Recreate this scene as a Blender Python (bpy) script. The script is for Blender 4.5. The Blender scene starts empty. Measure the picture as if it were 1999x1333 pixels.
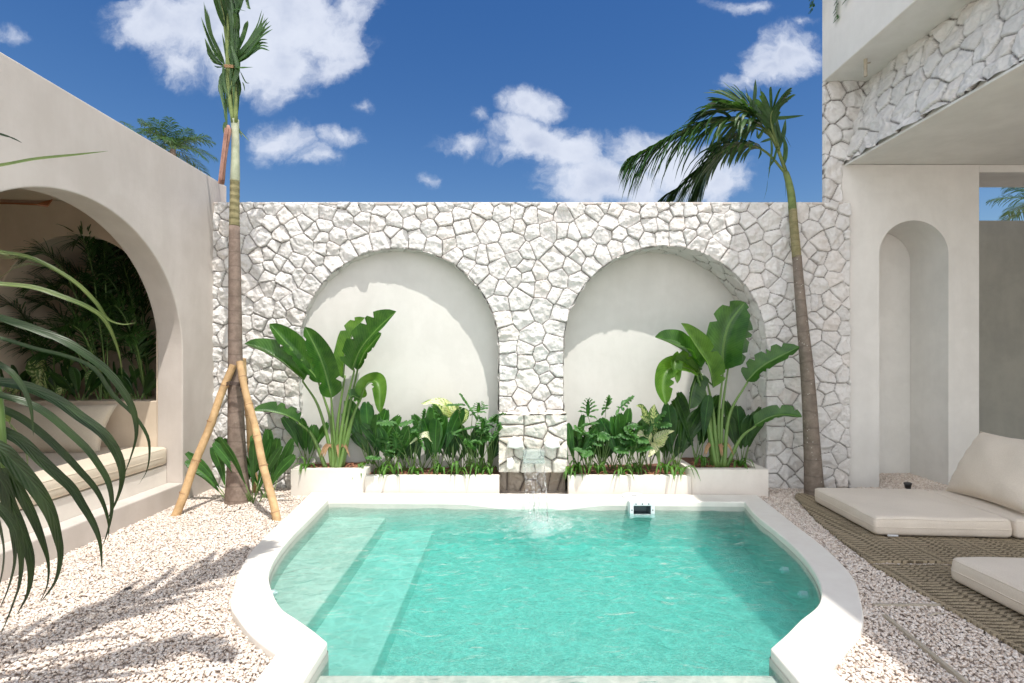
import bpy, bmesh, math, random
import numpy as np
from mathutils import Vector, Matrix
R = math.radians
S = bpy.context.scene
C = S.collection

# ------------------------------------------------------------------ camera, sky, sun, exposure
EYE = 1.5
cam = bpy.data.cameras.new('camera'); camo = bpy.data.objects.new('camera', cam); C.objects.link(camo)
camo.location = (0, 0, EYE); camo.rotation_euler = (R(90), 0, 0)
cam.sensor_width = 36; cam.lens = 18.01; cam.shift_y = 0.0143; cam.shift_x = 0.0
cam.clip_start = 0.05; cam.clip_end = 2000
S.camera = camo
SUNV = Vector((.55, -1, 2.6)).normalized()          # towards the sun
S.render.engine = 'CYCLES'
S.cycles.use_denoising = True
S.cycles.max_bounces = 10; S.cycles.diffuse_bounces = 5; S.cycles.volume_bounces = 4; S.cycles.transparent_max_bounces = 16
S.cycles.sample_clamp_indirect = 6
S.view_settings.view_transform = 'Standard'; S.view_settings.look = 'None'
S.view_settings.exposure = 0.72; S.view_settings.gamma = 1

def px(x, y, Y):
    return Vector(((x - 1000) / 1000 * Y, Y, EYE - (y - 695) / 1000 * Y))
def pxz(x, y, z):
    Y = (EYE - z) * 1000 / (y - 695)
    return Vector(((x - 1000) / 1000 * Y, Y, z))

class NT:
    """small helper around a node tree"""
    def __init__(s, nt): s.nt = nt
    def n(s, t, **k):
        nd = s.nt.nodes.new(t)
        for a, v in k.items():
            if a.startswith('i_'):
                key = a[2:]
                key = int(key) if key.isdigit() else key.replace('_', ' ')
                inp = nd.inputs[key]
                if isinstance(v, bpy.types.NodeSocket): s.nt.links.new(v, inp)
                else: inp.default_value = v
            else: setattr(nd, a, v)
        return nd
    def l(s, a, b): s.nt.links.new(a, b)
    def math(s, op, a, b=None, c=None, clamp=False):
        nd = s.nt.nodes.new('ShaderNodeMath'); nd.operation = op; nd.use_clamp = clamp
        for i, v in enumerate((a, b, c)):
            if v is None: continue
            if isinstance(v, bpy.types.NodeSocket): s.nt.links.new(v, nd.inputs[i])
            else: nd.inputs[i].default_value = v
        return nd.outputs[0]
    def mix(s, f, a, b):
        nd = s.nt.nodes.new('ShaderNodeMix'); nd.data_type = 'RGBA'
        for i, v in ((0, f), (6, a), (7, b)):
            if isinstance(v, bpy.types.NodeSocket): s.nt.links.new(v, nd.inputs[i])
            else: nd.inputs[i].default_value = v if i == 0 else (tuple(v) + (1,) if len(v) == 3 else v)
        return nd.outputs[2]
    def noise(s, vec, scale, detail=3, rough=.5, dist=0):
        nd = s.n('ShaderNodeTexNoise', i_Scale=scale, i_Detail=detail, i_Roughness=rough, i_Distortion=dist)
        if vec is not None: s.l(vec, nd.inputs['Vector'])
        return nd.outputs['Fac']
    def ramp(s, f, lo, hi):
        nd = s.n('ShaderNodeMapRange', i_1=lo, i_2=hi); nd.interpolation_type = 'SMOOTHSTEP'; s.l(f, nd.inputs[0]); return nd.outputs[0]

# world: Nishita sky with fair weather clouds laid out by direction
world = bpy.data.worlds.new('World'); S.world = world; world.use_nodes = True
wn = NT(world.node_tree); bg = world.node_tree.nodes['Background']
sky = wn.n('ShaderNodeTexSky'); sky.sky_type = 'NISHITA'; sky.sun_disc = False
sky.sun_elevation = math.asin(SUNV.z); sky.sun_rotation = math.atan2(SUNV.x, SUNV.y)
sky.air_density = 1.3; sky.dust_density = .25; sky.ozone_density = 2.2
hsv = wn.n('ShaderNodeHueSaturation', i_Hue=.512, i_Saturation=1.36, i_Value=.66); wn.l(sky.outputs[0], hsv.inputs['Color'])
tc = wn.n('ShaderNodeTexCoord'); sx = wn.n('ShaderNodeSeparateXYZ'); wn.l(tc.outputs['Generated'], sx.inputs[0])
yy = wn.math('MAXIMUM', sx.outputs[1], .02)
cu = wn.math('DIVIDE', sx.outputs[0], yy); cv = wn.math('DIVIDE', sx.outputs[2], yy)
cp = wn.n('ShaderNodeCombineXYZ', i_0=cu, i_1=cv)
w1 = wn.n('ShaderNodeTexNoise', i_Scale=5.0, i_Detail=6.0, i_Roughness=.6); wn.l(cp.outputs[0], w1.inputs['Vector'])
wofs = wn.n('ShaderNodeVectorMath', operation='SUBTRACT'); wn.l(w1.outputs['Color'], wofs.inputs[0]); wofs.inputs[1].default_value = (.5, .5, .5)
wsc = wn.n('ShaderNodeVectorMath', operation='MULTIPLY_ADD'); wn.l(wofs.outputs[0], wsc.inputs[0]); wsc.inputs[1].default_value = (.17, .13, 0); wn.l(cp.outputs[0], wsc.inputs[2])
# each cloud lobe: x, y, rx, ry, strength
CL = [(310, 45, 90, 62, 1), (470, 30, 180, 110, 1), (640, 60, 90, 90, .9), (400, 50, 140, 95, 1), (520, 95, 140, 90, 1), (590, 30, 110, 100, 1), (640, 120, 70, 45, .8), (690, 10, 70, 50, .7), (545, 275, 52, 42, .85), (610, 300, 60, 26, .5),
      (655, 262, 60, 20, .6), (720, 205, 30, 15, .35), (1035, 205, 60, 36, .9), (1040, 270, 90, 42, 1.), (1110, 290, 75, 40, 1.), (1150, 345, 95, 48, 1.), (1225, 365, 80, 45, 1), (1000, 290, 55, 30, .7),
      (1255, 300, 75, 50, .95), (1340, 335, 110, 60, 1), (1420, 350, 60, 50, .8), (1530, 105, 72, 62, 1), (1500, 140, 60, 35, .8), (1450, 160, 45, 22, .55), (900, 290, 60, 22, .5), (930, 240, 30, 18, .4),
      (830, 350, 24, 20, .45), (20, 60, 50, 22, .4), (1430, 5, 60, 18, .4), (1560, 30, 40, 14, .3), (350, 130, 60, 40, .6)]
acc = None
for (a, b, ra, rb, st) in CL:
    d = wn.n('ShaderNodeVectorMath', operation='SUBTRACT'); wn.l(wsc.outputs[0], d.inputs[0]); d.inputs[1].default_value = ((a - 1000) / 1000, (695 - b) / 1000, 0)
    m = wn.n('ShaderNodeVectorMath', operation='MULTIPLY'); wn.l(d.outputs[0], m.inputs[0]); m.inputs[1].default_value = (1000 / ra / 1.38, 1000 / rb / 1.38, 0)
    ln = wn.n('ShaderNodeVectorMath', operation='LENGTH'); wn.l(m.outputs[0], ln.inputs[0])
    v = wn.math('MULTIPLY', wn.math('SUBTRACT', 1.0, ln.outputs['Value'], clamp=True), st)
    acc = v if acc is None else wn.math('MAXIMUM', acc, v)
fb = wn.noise(wsc.outputs[0], 14.0, 9, .62)
dens = wn.math('ADD', acc, wn.math('MULTIPLY', wn.math('SUBTRACT', fb, .5), 1.25))
cover = wn.ramp(dens, .06, .70)
cover = wn.math('MULTIPLY', cover, wn.ramp(acc, .02, .25))
thick = wn.ramp(dens, .35, .95)
shade = wn.noise(cp.outputs[0], 7.0, 5, .55)
ccol = wn.mix(wn.math('MULTIPLY', thick, wn.ramp(shade, .35, .7)), (4.9, 5.2, 5.9), (3.2, 3.6, 4.6))
# added bright cloud field in the unseen sky behind the viewer, lifting ambient light
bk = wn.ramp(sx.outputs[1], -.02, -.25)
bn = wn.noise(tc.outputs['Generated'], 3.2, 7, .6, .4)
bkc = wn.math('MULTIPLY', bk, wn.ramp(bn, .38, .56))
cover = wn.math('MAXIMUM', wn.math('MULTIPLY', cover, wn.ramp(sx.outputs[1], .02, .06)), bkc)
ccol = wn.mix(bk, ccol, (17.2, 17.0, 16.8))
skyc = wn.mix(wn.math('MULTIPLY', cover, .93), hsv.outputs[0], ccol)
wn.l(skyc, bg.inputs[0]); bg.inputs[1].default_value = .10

sun = bpy.data.lights.new('sun', 'SUN'); suno = bpy.data.objects.new('sun', sun); C.objects.link(suno)
sun.energy = 2.95; sun.angle = R(.53); sun.color = (1, .955, .89)
suno.rotation_euler = SUNV.to_track_quat('Z', 'Y').to_euler(); suno.location = (6, -6, 20)

# ------------------------------------------------------------------ object helpers
def tag(o, label=None, cat=None, group=None, kind=None):
    if label: o['label'] = label
    if cat: o['category'] = cat
    if group: o['group'] = group
    if kind: o['kind'] = kind
    return o
def empty(name, loc=(0, 0, 0), label=None, cat=None, group=None, kind=None):
    o = bpy.data.objects.new(name, None); o.empty_display_size = .1; o.location = loc; C.objects.link(o)
    return tag(o, label, cat, group, kind)

class MB:
    def __init__(s): s.v = []; s.f = []; s.uv = []
    def add(s, vs, fs, uvs=None):
        b = len(s.v); s.v += [tuple(p) for p in vs]; s.f += [tuple(i + b for i in f) for f in fs]
        s.uv += list(uvs) if uvs else [(p[0], p[1]) for p in vs]
    def box(s, x0, y0, z0, x1, y1, z1):
        v = [(x0, y0, z0), (x1, y0, z0), (x1, y1, z0), (x0, y1, z0), (x0, y0, z1), (x1, y0, z1), (x1, y1, z1), (x0, y1, z1)]
        s.add(v, [(0, 3, 2, 1), (4, 5, 6, 7), (0, 1, 5, 4), (1, 2, 6, 5), (2, 3, 7, 6), (3, 0, 4, 7)])
    def prism(s, poly, z0, z1):
        n = len(poly); v = [(p[0], p[1], z0) for p in poly] + [(p[0], p[1], z1) for p in poly]
        a = sum(poly[i][0] * poly[(i + 1) % n][1] - poly[(i + 1) % n][0] * poly[i][1] for i in range(n))
        f = [tuple(range(n, 2 * n)), tuple(reversed(range(n)))] + [(i, (i + 1) % n, n + (i + 1) % n, n + i) for i in range(n)]
        if a < 0: f = [tuple(reversed(q)) for q in f]
        s.add(v, f)
    def tube(s, pts, rad, n=8, cap=True):
        pts = [Vector(p) for p in pts]
        if not hasattr(rad, '__len__'): rad = [rad] * len(pts)
        vs = []; uv = []; L = 0
        up = Vector((0, 0, 1)); T0 = (pts[1] - pts[0]).normalized()
        A = T0.cross(up if abs(T0.z) < .9 else Vector((1, 0, 0))).normalized()
        for i, p in enumerate(pts):
            T = (pts[min(i + 1, len(pts) - 1)] - pts[max(i - 1, 0)]).normalized()
            A = (A - T * A.dot(T)).normalized(); B = T.cross(A)
            if i: L += (p - pts[i - 1]).length
            for k in range(n):
                a = 2 * math.pi * k / n
                vs.append(p + (A * math.cos(a) + B * math.sin(a)) * rad[i]); uv.append((k / n, L))
        f = [(i * n + k, i * n + (k + 1) % n, (i + 1) * n + (k + 1) % n, (i + 1) * n + k) for i in range(len(pts) - 1) for k in range(n)]
        if cap: f += [tuple(reversed(range(n))), tuple(range((len(pts) - 1) * n, len(pts) * n))]
        s.add(vs, f, uv)
    def build(s, name, mat, parent=None, smooth=False, bevel=0, seg=2, recalc=False):
        me = bpy.data.meshes.new(name); me.from_pydata(s.v, [], s.f)
        uvl = me.uv_layers.new(name='UVMap')
        idx = np.empty(len(me.loops), dtype=np.int32); me.loops.foreach_get('vertex_index', idx)
        uvl.data.foreach_set('uv', np.array(s.uv, dtype=np.float32)[idx].ravel())
        if recalc:
            bm = bmesh.new(); bm.from_mesh(me); bmesh.ops.recalc_face_normals(bm, faces=bm.faces); bm.to_mesh(me); bm.free()
        me.materials.append(mat)
        o = bpy.data.objects.new(name, me); C.objects.link(o)
        if smooth: me.polygons.foreach_set('use_smooth', [True] * len(me.polygons))
        if bevel:
            m = o.modifiers.new('bevel', 'BEVEL'); m.width = bevel; m.segments = seg; m.limit_method = 'ANGLE'; m.angle_limit = R(40)
            m.harden_normals = False
        if parent is not None:
            o.parent = parent; o.matrix_parent_inverse = Matrix.Translation(-parent.location)
        me.update()
        return o

def npmesh(name, verts, faces, mat, parent=None, smooth=True, attrs=None):
    me = bpy.data.meshes.new(name)
    nv = len(verts); nf = len(faces); k = faces.shape[1]
    me.vertices.add(nv); me.vertices.foreach_set('co', verts.astype(np.float32).ravel())
    me.loops.add(nf * k); me.loops.foreach_set('vertex_index', faces.astype(np.int32).ravel())
    me.polygons.add(nf); me.polygons.foreach_set('loop_start', np.arange(0, nf * k, k, dtype=np.int32))
    me.update(calc_edges=True)
    me.polygons.foreach_set('use_smooth', [smooth] * nf)
    for a, arr in (attrs or {}).items():
        at = me.attributes.new(a, 'FLOAT', 'POINT'); at.data.foreach_set('value', arr.astype(np.float32))
    me.materials.append(mat); me.validate(); me.update()
    o = bpy.data.objects.new(name, me); C.objects.link(o)
    if parent is not None:
        o.parent = parent; o.matrix_parent_inverse = Matrix.Translation(-parent.location)
    return o

def crom(pts, n):
    """Catmull-Rom through pts, n samples, even in parameter"""
    P = [Vector(p) for p in pts]
    if len(P) == 2: return [P[0].lerp(P[1], i / (n - 1)) for i in range(n)]
    P = [P[0] * 2 - P[1]] + P + [P[-1] * 2 - P[-2]]
    m = len(P) - 3; out = []
    for i in range(n):
        t = i / (n - 1) * m; k = min(int(t), m - 1); t -= k
        a, b, c, d = P[k:k + 4]
        out.append(.5 * ((2 * b) + (c - a) * t + (2 * a - 5 * b + 4 * c - d) * t * t + (3 * b - a - 3 * c + d) * t ** 3))
    return out

def blade(mb, pts, w, prof='leaf', N=(0, -1, .3), fold=.25, n=12, cross=2, twist=0, wave=0, seed=0, pleat=0):
    """a leaf blade along pts; w half width; N the side its upper face looks to"""
    rr = random.Random(seed); P = crom(pts, n); N = Vector(N).normalized()
    vs = []; uv = []; ph = rr.uniform(0, 6)
    for i, p in enumerate(P):
        t = i / (n - 1)
        T = (P[min(i + 1, n - 1)] - P[max(i - 1, 0)])
        T = T.normalized() if T.length > 1e-9 else Vector((0, 0, 1))
        Q = (N - T * N.dot(T));  Q = Q.normalized() if Q.length > 1e-6 else Vector((0, -1, 0))
        Sd = T.cross(Q)
        if twist:
            a = twist * t; Sd, Q = Sd * math.cos(a) + Q * math.sin(a), Q * math.cos(a) - Sd * math.sin(a)
        if prof == 'leaf': h = math.sin(math.pi * min(1, t ** .75)) ** .75 if 0 < t < 1 else .02
        elif prof == 'strap': h = min(1, .35 + 3 * t) * (1 - t ** 3) ** .8 + .015
        elif prof == 'paddle': h = max(.04, (1 - (1 - min(1, t / .13)) ** 2) * (.86 + .14 * math.sin(2.6 * t + .3)) * (1 - max(0, (t - .6) / .4) ** 2.4) ** .62)
        elif prof == 'wedge': h = .12 + .88 * min(1, t / .62) ** .9; h *= (1 - max(0, (t - .72) / .28) ** 2 * .55)
        elif prof == 'ovate': h = max(.03, (math.sin(math.pi * t ** .62)) ** .8 if t < 1 else 0)
        else: h = 1
        hw = w * h
        nt_ = [(.62 if prof == 'paddle' and cross >= 6 and .12 < t < .95 and rr.random() < .13 else 1) for _ in (0, 1)]
        for k in range(cross + 1):
            s = -1 + 2 * k / cross
            if k in (0, cross): s *= max(nt_[k > 0], .62)
            z = abs(s) * fold * hw
            if pleat: z += (pleat * hw * (1 if k % 2 else -1))
            if wave: z += wave * hw * math.sin(t * 16 + ph + (3 if s > 0 else 0)) * abs(s)
            q = p + Sd * s * hw + Q * z
            if prof == 'wedge' and i == n - 1: q = q + T * rr.uniform(-.25, .12) * w
            vs.append(q); uv.append((k / cross, t))
    c1 = cross + 1
    fs = [(i * c1 + k, i * c1 + k + 1, (i + 1) * c1 + k + 1, (i + 1) * c1 + k) for i in range(n - 1) for k in range(cross)]
    mb.add(vs, fs, uv)

# ------------------------------------------------------------------ materials
def newmat(name):
    m = bpy.data.materials.new(name); m.use_nodes = True
    k = NT(m.node_tree); p = m.node_tree.nodes['Principled BSDF']
    return m, k, p
def geo(k): return k.n('ShaderNodeNewGeometry').outputs['Position']

def plaster(name, c1, c2, bump=.15, rough=.85, mott=2.0, fine=60.0):
    m, k, p = newmat(name); g = geo(k)
    a = k.noise(g, mott, 5, .6, .6); b = k.noise(g, mott * 5, 4, .6)
    st = k.n('ShaderNodeVectorMath', operation='MULTIPLY'); k.l(g, st.inputs[0]); st.inputs[1].default_value = (3.2, 3.2, .8)
    c = k.noise(st.outputs[0], 1.6, 4, .6)
    f = k.math('ADD', k.math('MULTIPLY', a, .5), k.math('ADD', k.math('MULTIPLY', b, .2), k.math('MULTIPLY', c, .3)))
    k.l(k.mix(k.ramp(f, .36, .64), c1, c2), p.inputs['Base Color'])
    p.inputs['Roughness'].default_value = rough
    h = k.math('ADD', k.noise(g, fine, 5, .65), k.math('MULTIPLY', k.noise(g, 6, 3), 1.2))
    bp = k.n('ShaderNodeBump', i_Strength=bump, i_Distance=.006); k.l(h, bp.inputs['Height']); k.l(bp.outputs[0], p.inputs['Normal'])
    return m
def plain(name, c, rough=.6, metal=0, spec=.5, bump=0, bscale=80):
    m, k, p = newmat(name); g = geo(k)
    f = k.noise(g, bscale * .3, 3)
    k.l(k.mix(f, [x * .85 for x in c], [min(1, x * 1.15) for x in c]), p.inputs['Base Color'])
    p.inputs['Roughness'].default_value = rough; p.inputs['Metallic'].default_value = metal; p.inputs['Specular IOR Level'].default_value = spec
    if bump:
        bp = k.n('ShaderNodeBump', i_Strength=bump, i_Distance=.004); k.l(k.noise(g, bscale, 4), bp.inputs['Height']); k.l(bp.outputs[0], p.inputs['Normal'])
    return m
def leafmat(name, c1, c2, veins=0, vcol=None, rough=.38, trans=.3, cream=None, cream_w=.5, side=14):
    m, k, p = newmat(name)
    uvn = k.n('ShaderNodeUVMap'); sp = k.n('ShaderNodeSeparateXYZ'); k.l(uvn.outputs[0], sp.inputs[0])
    u, v = sp.outputs[0], sp.outputs[1]
    g = geo(k)
    au = k.math('ABSOLUTE', k.math('SUBTRACT', u, .5))
    n1 = k.noise(g, 9, 3); oi = k.n('ShaderNodeObjectInfo').outputs['Random']
    col = k.mix(k.ramp(n1, .3, .7), c1, c2)
    # side veins run out from the midrib
    vv = k.math('SINE', k.math('MULTIPLY', k.math('SUBTRACT', v, k.math('MULTIPLY', au, .35)), side * 6.283))
    hgt = k.math('MULTIPLY', vv, .5)
    if cream is not None:
        nz = k.noise(g, 38, 5, .7, 1.5)
        msk = k.math('SUBTRACT', k.math('ADD', nz, k.math('MULTIPLY', vv, .09)), k.math('MULTIPLY', au, cream_w))
        col = k.mix(k.ramp(msk, .3, .46), col, cream)
    if veins:
        col = k.mix(k.math('MULTIPLY', k.ramp(vv, .3, 1), veins), col, vcol or [x * 1.7 for x in c2])
    rib = k.math('SUBTRACT', 1.0, k.ramp(au, .015, .05))
    col = k.mix(k.math('MULTIPLY', rib, .7), col, vcol or [min(1, x * 2.0) for x in c2])
    k.l(col, p.inputs['Base Color']); p.inputs['Roughness'].default_value = rough
    bp = k.n('ShaderNodeBump', i_Strength=.35, i_Distance=.004); k.l(hgt, bp.inputs['Height']); k.l(bp.outputs[0], p.inputs['Normal'])
    tr = k.n('ShaderNodeBsdfTranslucent'); tcol = k.n('ShaderNodeVectorMath', operation='MULTIPLY'); k.l(col, tcol.inputs[0]); tcol.inputs[1].default_value = (1.9, 2.0, .7)
    k.l(tcol.outputs[0], tr.inputs[0])
    mx = k.n('ShaderNodeMixShader', i_0=trans); k.l(p.outputs[0], mx.inputs[1]); k.l(tr.outputs[0], mx.inputs[2])
    k.l(mx.outputs[0], m.node_tree.nodes['Material Output'].inputs['Surface'])
    return m
def stonemat(name, a, b, warm):
    m, k, p = newmat(name); g = geo(k)
    tone = k.n('ShaderNodeAttribute', attribute_name='tone').outputs['Fac']
    joint = k.n('ShaderNodeAttribute', attribute_name='joint').outputs['Fac']
    n1 = k.noise(g, 6, 6, .65, .5)
    c = k.mix(tone, a, b); c = k.mix(k.math('MULTIPLY', k.ramp(tone, .78, .95), .45), c, warm)
    c = k.mix(k.math('MULTIPLY', k.ramp(n1, .5, .75), .5), c, warm)
    pit = k.n('ShaderNodeTexVoronoi', i_Scale=95.0); k.l(g, pit.inputs['Vector'])
    pn = k.math('MULTIPLY', k.math('SUBTRACT', 1.0, k.ramp(pit.outputs['Distance'], .05, .28)), k.ramp(k.noise(g, 22, 3), .5, .62))
    c = k.mix(k.math('MULTIPLY', pn, .45), c, (.36, .29, .24))
    c = k.mix(joint, c, (.20, .17, .145))
    k.l(c, p.inputs['Base Color']); p.inputs['Roughness'].default_value = .92; p.inputs['Specular IOR Level'].default_value = .2
    h = k.math('ADD', k.math('MULTIPLY', k.noise(g, 40, 7, .75, .6), 1.9), k.math('MULTIPLY', k.noise(g, 110, 4, .7), .6))
    h = k.math('SUBTRACT', h, k.math('MULTIPLY', pn, .45))
    bp = k.n('ShaderNodeBump', i_Strength=.8, i_Distance=.012); k.l(h, bp.inputs['Height']); k.l(bp.outputs[0], p.inputs['Normal'])
    return m
def fabric(name, c1, c2, scale=420.0, bump=.25):
    m, k, p = newmat(name); g = geo(k)
    wv = []
    for ax in range(3):
        sp = k.n('ShaderNodeSeparateXYZ'); k.l(g, sp.inputs[0]); wv.append(k.math('SINE', k.math('MULTIPLY', sp.outputs[ax], scale * 2)))
    h = k.math('ADD', k.math('ADD', wv[0], wv[1]), wv[2])
    f = k.math('ADD', k.math('MULTIPLY', k.noise(g, 140, 3, .7), .6), k.math('MULTIPLY', k.noise(g, 3, 3), .4))
    k.l(k.mix(k.ramp(f, .3, .7), c1, c2), p.inputs['Base Color'])
    p.inputs['Roughness'].default_value = .95; p.inputs['Specular IOR Level'].default_value = .15; p.inputs['Sheen Weight'].default_value = .15
    hh = k.math('ADD', k.math('MULTIPLY', h, .15), k.math('MULTIPLY', k.noise(g, 9, 3), 3.0))
    bp = k.n('ShaderNodeBump', i_Strength=bump, i_Distance=.004); k.l(hh, bp.inputs['Height']); k.l(bp.outputs[0], p.inputs['Normal'])
    return m

M = {}
M['taupe'] = plaster('taupe_plaster', (.51, .46, .415), (.59, .54, .495), .18, mott=1.1)
M['taupe_in'] = plaster('inner_plaster', (.60, .50, .385), (.68, .575, .455), .12)
M['cream'] = plaster('cream_plaster', (.60, .59, .555), (.66, .65, .615), .14)
M['white'] = plaster('white_plaster', (.68, .67, .635), (.75, .74, .705), .5, fine=120)
M['coping'] = plaster('coping_plaster', (.76, .72, .66), (.82, .79, .73), .06, .6, mott=2.6)
M['pool'] = plaster('pool_plaster', (.44, .445, .40), (.56, .565, .51), .1, .7, mott=1.2)
M['pool_step'] = plaster('pool_step_plaster', (.49, .475, .41), (.58, .565, .50), .12, .7)
M['planter'] = plaster('planter_plaster', (.70, .655, .59), (.78, .735, .67), .14)
M['garden_wall'] = plaster('garden_wall_plaster', (.36, .36, .32), (.43, .43, .38), .5, fine=150)
M['stone'] = stonemat('white_limestone', (.74, .725, .70), (.84, .825, .80), (.76, .70, .64))
M['stone_warm'] = stonemat('warm_limestone', (.70, .66, .59), (.80, .76, .70), (.72, .60, .48))
M['stone_dark'] = stonemat('shaded_limestone', (.40, .35, .29), (.50, .44, .37), (.40, .31, .22))  # shade under the spout block is put into this darker stone colour
M['banana'] = leafmat('banana_leaf', (.022, .082, .012), (.05, .14, .02), .10, (.13, .28, .06), .33, .3, side=26)
M['banana_light'] = leafmat('banana_leaf_light', (.05, .13, .016), (.10, .21, .03), .12, (.2, .36, .09), .33, .38, side=26)
M['stem'] = plain('green_stem', (.13, .22, .055), .4)
M['palm_leaf'] = leafmat('palm_leaflet', (.025, .070, .019), (.052, .115, .030), 0, (.07, .12, .04), .36, .22)
M['near_leaf'] = leafmat('long_palm_leaflet', (.012, .030, .008), (.026, .053, .012), 0, (.035, .07, .025), .38, .16)
M['near_leaf_pale'] = leafmat('pale_palm_leaflet', (.06, .10, .025), (.11, .15, .045), 0, (.3, .34, .15), .35, .3)
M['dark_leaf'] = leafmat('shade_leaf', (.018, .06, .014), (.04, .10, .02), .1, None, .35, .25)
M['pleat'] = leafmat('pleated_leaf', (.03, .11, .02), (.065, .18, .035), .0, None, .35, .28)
M['lobed'] = leafmat('lobed_leaf', (.035, .12, .03), (.08, .2, .05), 0, None, .33, .28)
M['grass'] = leafmat('strap_leaf', (.05, .14, .022), (.11, .25, .045), 0, (.22, .38, .1), .4, .35)
M['dieff'] = leafmat('variegated_leaf', (.05, .14, .03), (.11, .22, .05), 0, None, .38, .3, cream=(.62, .66, .36), cream_w=.55, side=9)
M['dieff_pale'] = leafmat('cream_leaf', (.16, .27, .07), (.25, .36, .11), 0, None, .4, .3, cream=(.78, .76, .55), cream_w=.15, side=9)
M['dry'] = leafmat('dry_leaf', (.25, .15, .08), (.40, .25, .14), 0, None, .8, .2)
M['black'] = plain('black_plastic', (.02, .02, .022), .45)
M['plastic'] = plain('white_plastic', (.72, .74, .76), .3)
M['dark_plastic'] = plain('grey_plastic', (.05, .065, .075), .4)
M['linen'] = fabric('linen', (.66, .585, .49), (.76, .685, .585))
M['canvas'] = fabric('canvas', (.58, .50, .39), (.68, .60, .48))
M['soil'] = plain('bark_mulch', (.14, .065, .04), .95, bump=1, bscale=60)
M['wood'] = plain('fan_wood', (.22, .075, .025), .4)
M['rope'] = plain('dark_twine', (.07, .05, .045), .9)
M['strip'] = plain('edging_wood', (.42, .37, .29), .8)
M['floor'] = plain('floor_plaster', (.5, .44, .37), .8)

# ground under the pebbles
m, k, p = newmat('gravel_bed'); g = geo(k)
vo = k.n('ShaderNodeTexVoronoi', i_Scale=75.0); k.l(g, vo.inputs['Vector'])
k.l(k.mix(vo.outputs['Color'], (.50, .41, .35), (.72, .64, .56)), p.inputs['Base Color']); p.inputs['Roughness'].default_value = .95
bp = k.n('ShaderNodeBump', i_Strength=1.0, i_Distance=.012, invert=True); k.l(vo.outputs['Distance'], bp.inputs['Height']); k.l(bp.outputs[0], p.inputs['Normal'])
M['bed'] = m
m, k, p = newmat('pebble')
at = k.n('ShaderNodeAttribute', attribute_name='pc', attribute_type='INSTANCER').outputs['Fac']
cr = k.n('ShaderNodeValToRGB'); k.l(at, cr.inputs[0]); e = cr.color_ramp.elements
e[0].position = 0; e[0].color = (.34, .23, .17, 1); e[1].position = 1; e[1].color = (.80, .755, .70, 1)
for pos, c in ((.12, (.50, .385, .30, 1)), (.35, (.64, .53, .44, 1)), (.65, (.72, .635, .56, 1))):
    q = e.new(pos); q.color = c
g = geo(k); c2 = k.mix(k.ramp(k.noise(g, 160, 3), .35, .75), cr.outputs[0], (.78, .72, .65))
k.l(c2, p.inputs['Base Color']); p.inputs['Roughness'].default_value = .8; p.inputs['Specular IOR Level'].default_value = .3
M['pebble'] = m
# bark of the palms
def barkmat(name, lo, hi, rings=26, spots=.5, rbump=.5):
    m, k, p = newmat(name); g = geo(k)
    uvn = k.n('ShaderNodeUVMap'); sp = k.n('ShaderNodeSeparateXYZ'); k.l(uvn.outputs[0], sp.inputs[0])
    rg = k.math('SINE', k.math('ADD', k.math('MULTIPLY', sp.outputs[1], rings * 3.1), k.math('MULTIPLY', k.noise(g, 4, 2), 3.5)))
    f = k.noise(g, 14, 6, .7)
    c = k.mix(k.ramp(f, .3, .7), lo, hi)
    c = k.mix(k.math('MULTIPLY', k.ramp(rg,   .9, 1), .35), c, [x * .5 for x in lo])
    sv = k.n('ShaderNodeTexVoronoi', i_Scale=26.0); k.l(g, sv.inputs['Vector'])
    sm = k.math('MULTIPLY', k.math('SUBTRACT', 1.0, k.ramp(sv.outputs['Distance'], .12, .22)), k.ramp(k.noise(g, 5, 2), .5, .6))
    c = k.mix(k.math('MULTIPLY', sm, spots), c, (.5, .48, .42))
    k.l(c, p.inputs['Base Color']); p.inputs['Roughness'].default_value = .85
    h = k.math('ADD', k.math('MULTIPLY', k.noise(g, 90, 5, .7), .8), k.math('MULTIPLY', rg, -rbump))
    bp = k.n('ShaderNodeBump', i_Strength=.7, i_Distance=.006); k.l(h, bp.inputs['Height']); k.l(bp.outputs[0], p.inputs['Normal'])
    return m
M['bark'] = barkmat('palm_bark', (.16, .115, .09), (.27, .205, .165), rings=14, spots=.2, rbump=.12)
M['bark2'] = barkmat('lichen_bark', (.15, .12, .095), (.24, .195, .155), rings=12, spots=.75, rbump=.1)
M['ringed'] = barkmat('green_ringed_stem', (.17, .155, .07), (.29, .25, .13), 30, .1)
M['shaft'] = barkmat('crownshaft', (.36, .40, .27), (.48, .50, .37), 0.001, 0, 0)
M['shaft_green'] = barkmat('green_crownshaft', (.12, .17, .05), (.2, .25, .08), 0.001, 0, 0)
M['sheath'] = barkmat('dead_sheath', (.30, .15, .11), (.45, .26, .2), 0.001, 0, 0)
m = M['bamboo'] = barkmat('bamboo_cane', (.52, .33, .16), (.66, .45, .24), 0.001, .25, 0)
M['bamboo_dark'] = barkmat('bamboo_node', (.36, .2, .10), (.45, .28, .15), 0.001, 0, 0)

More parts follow.
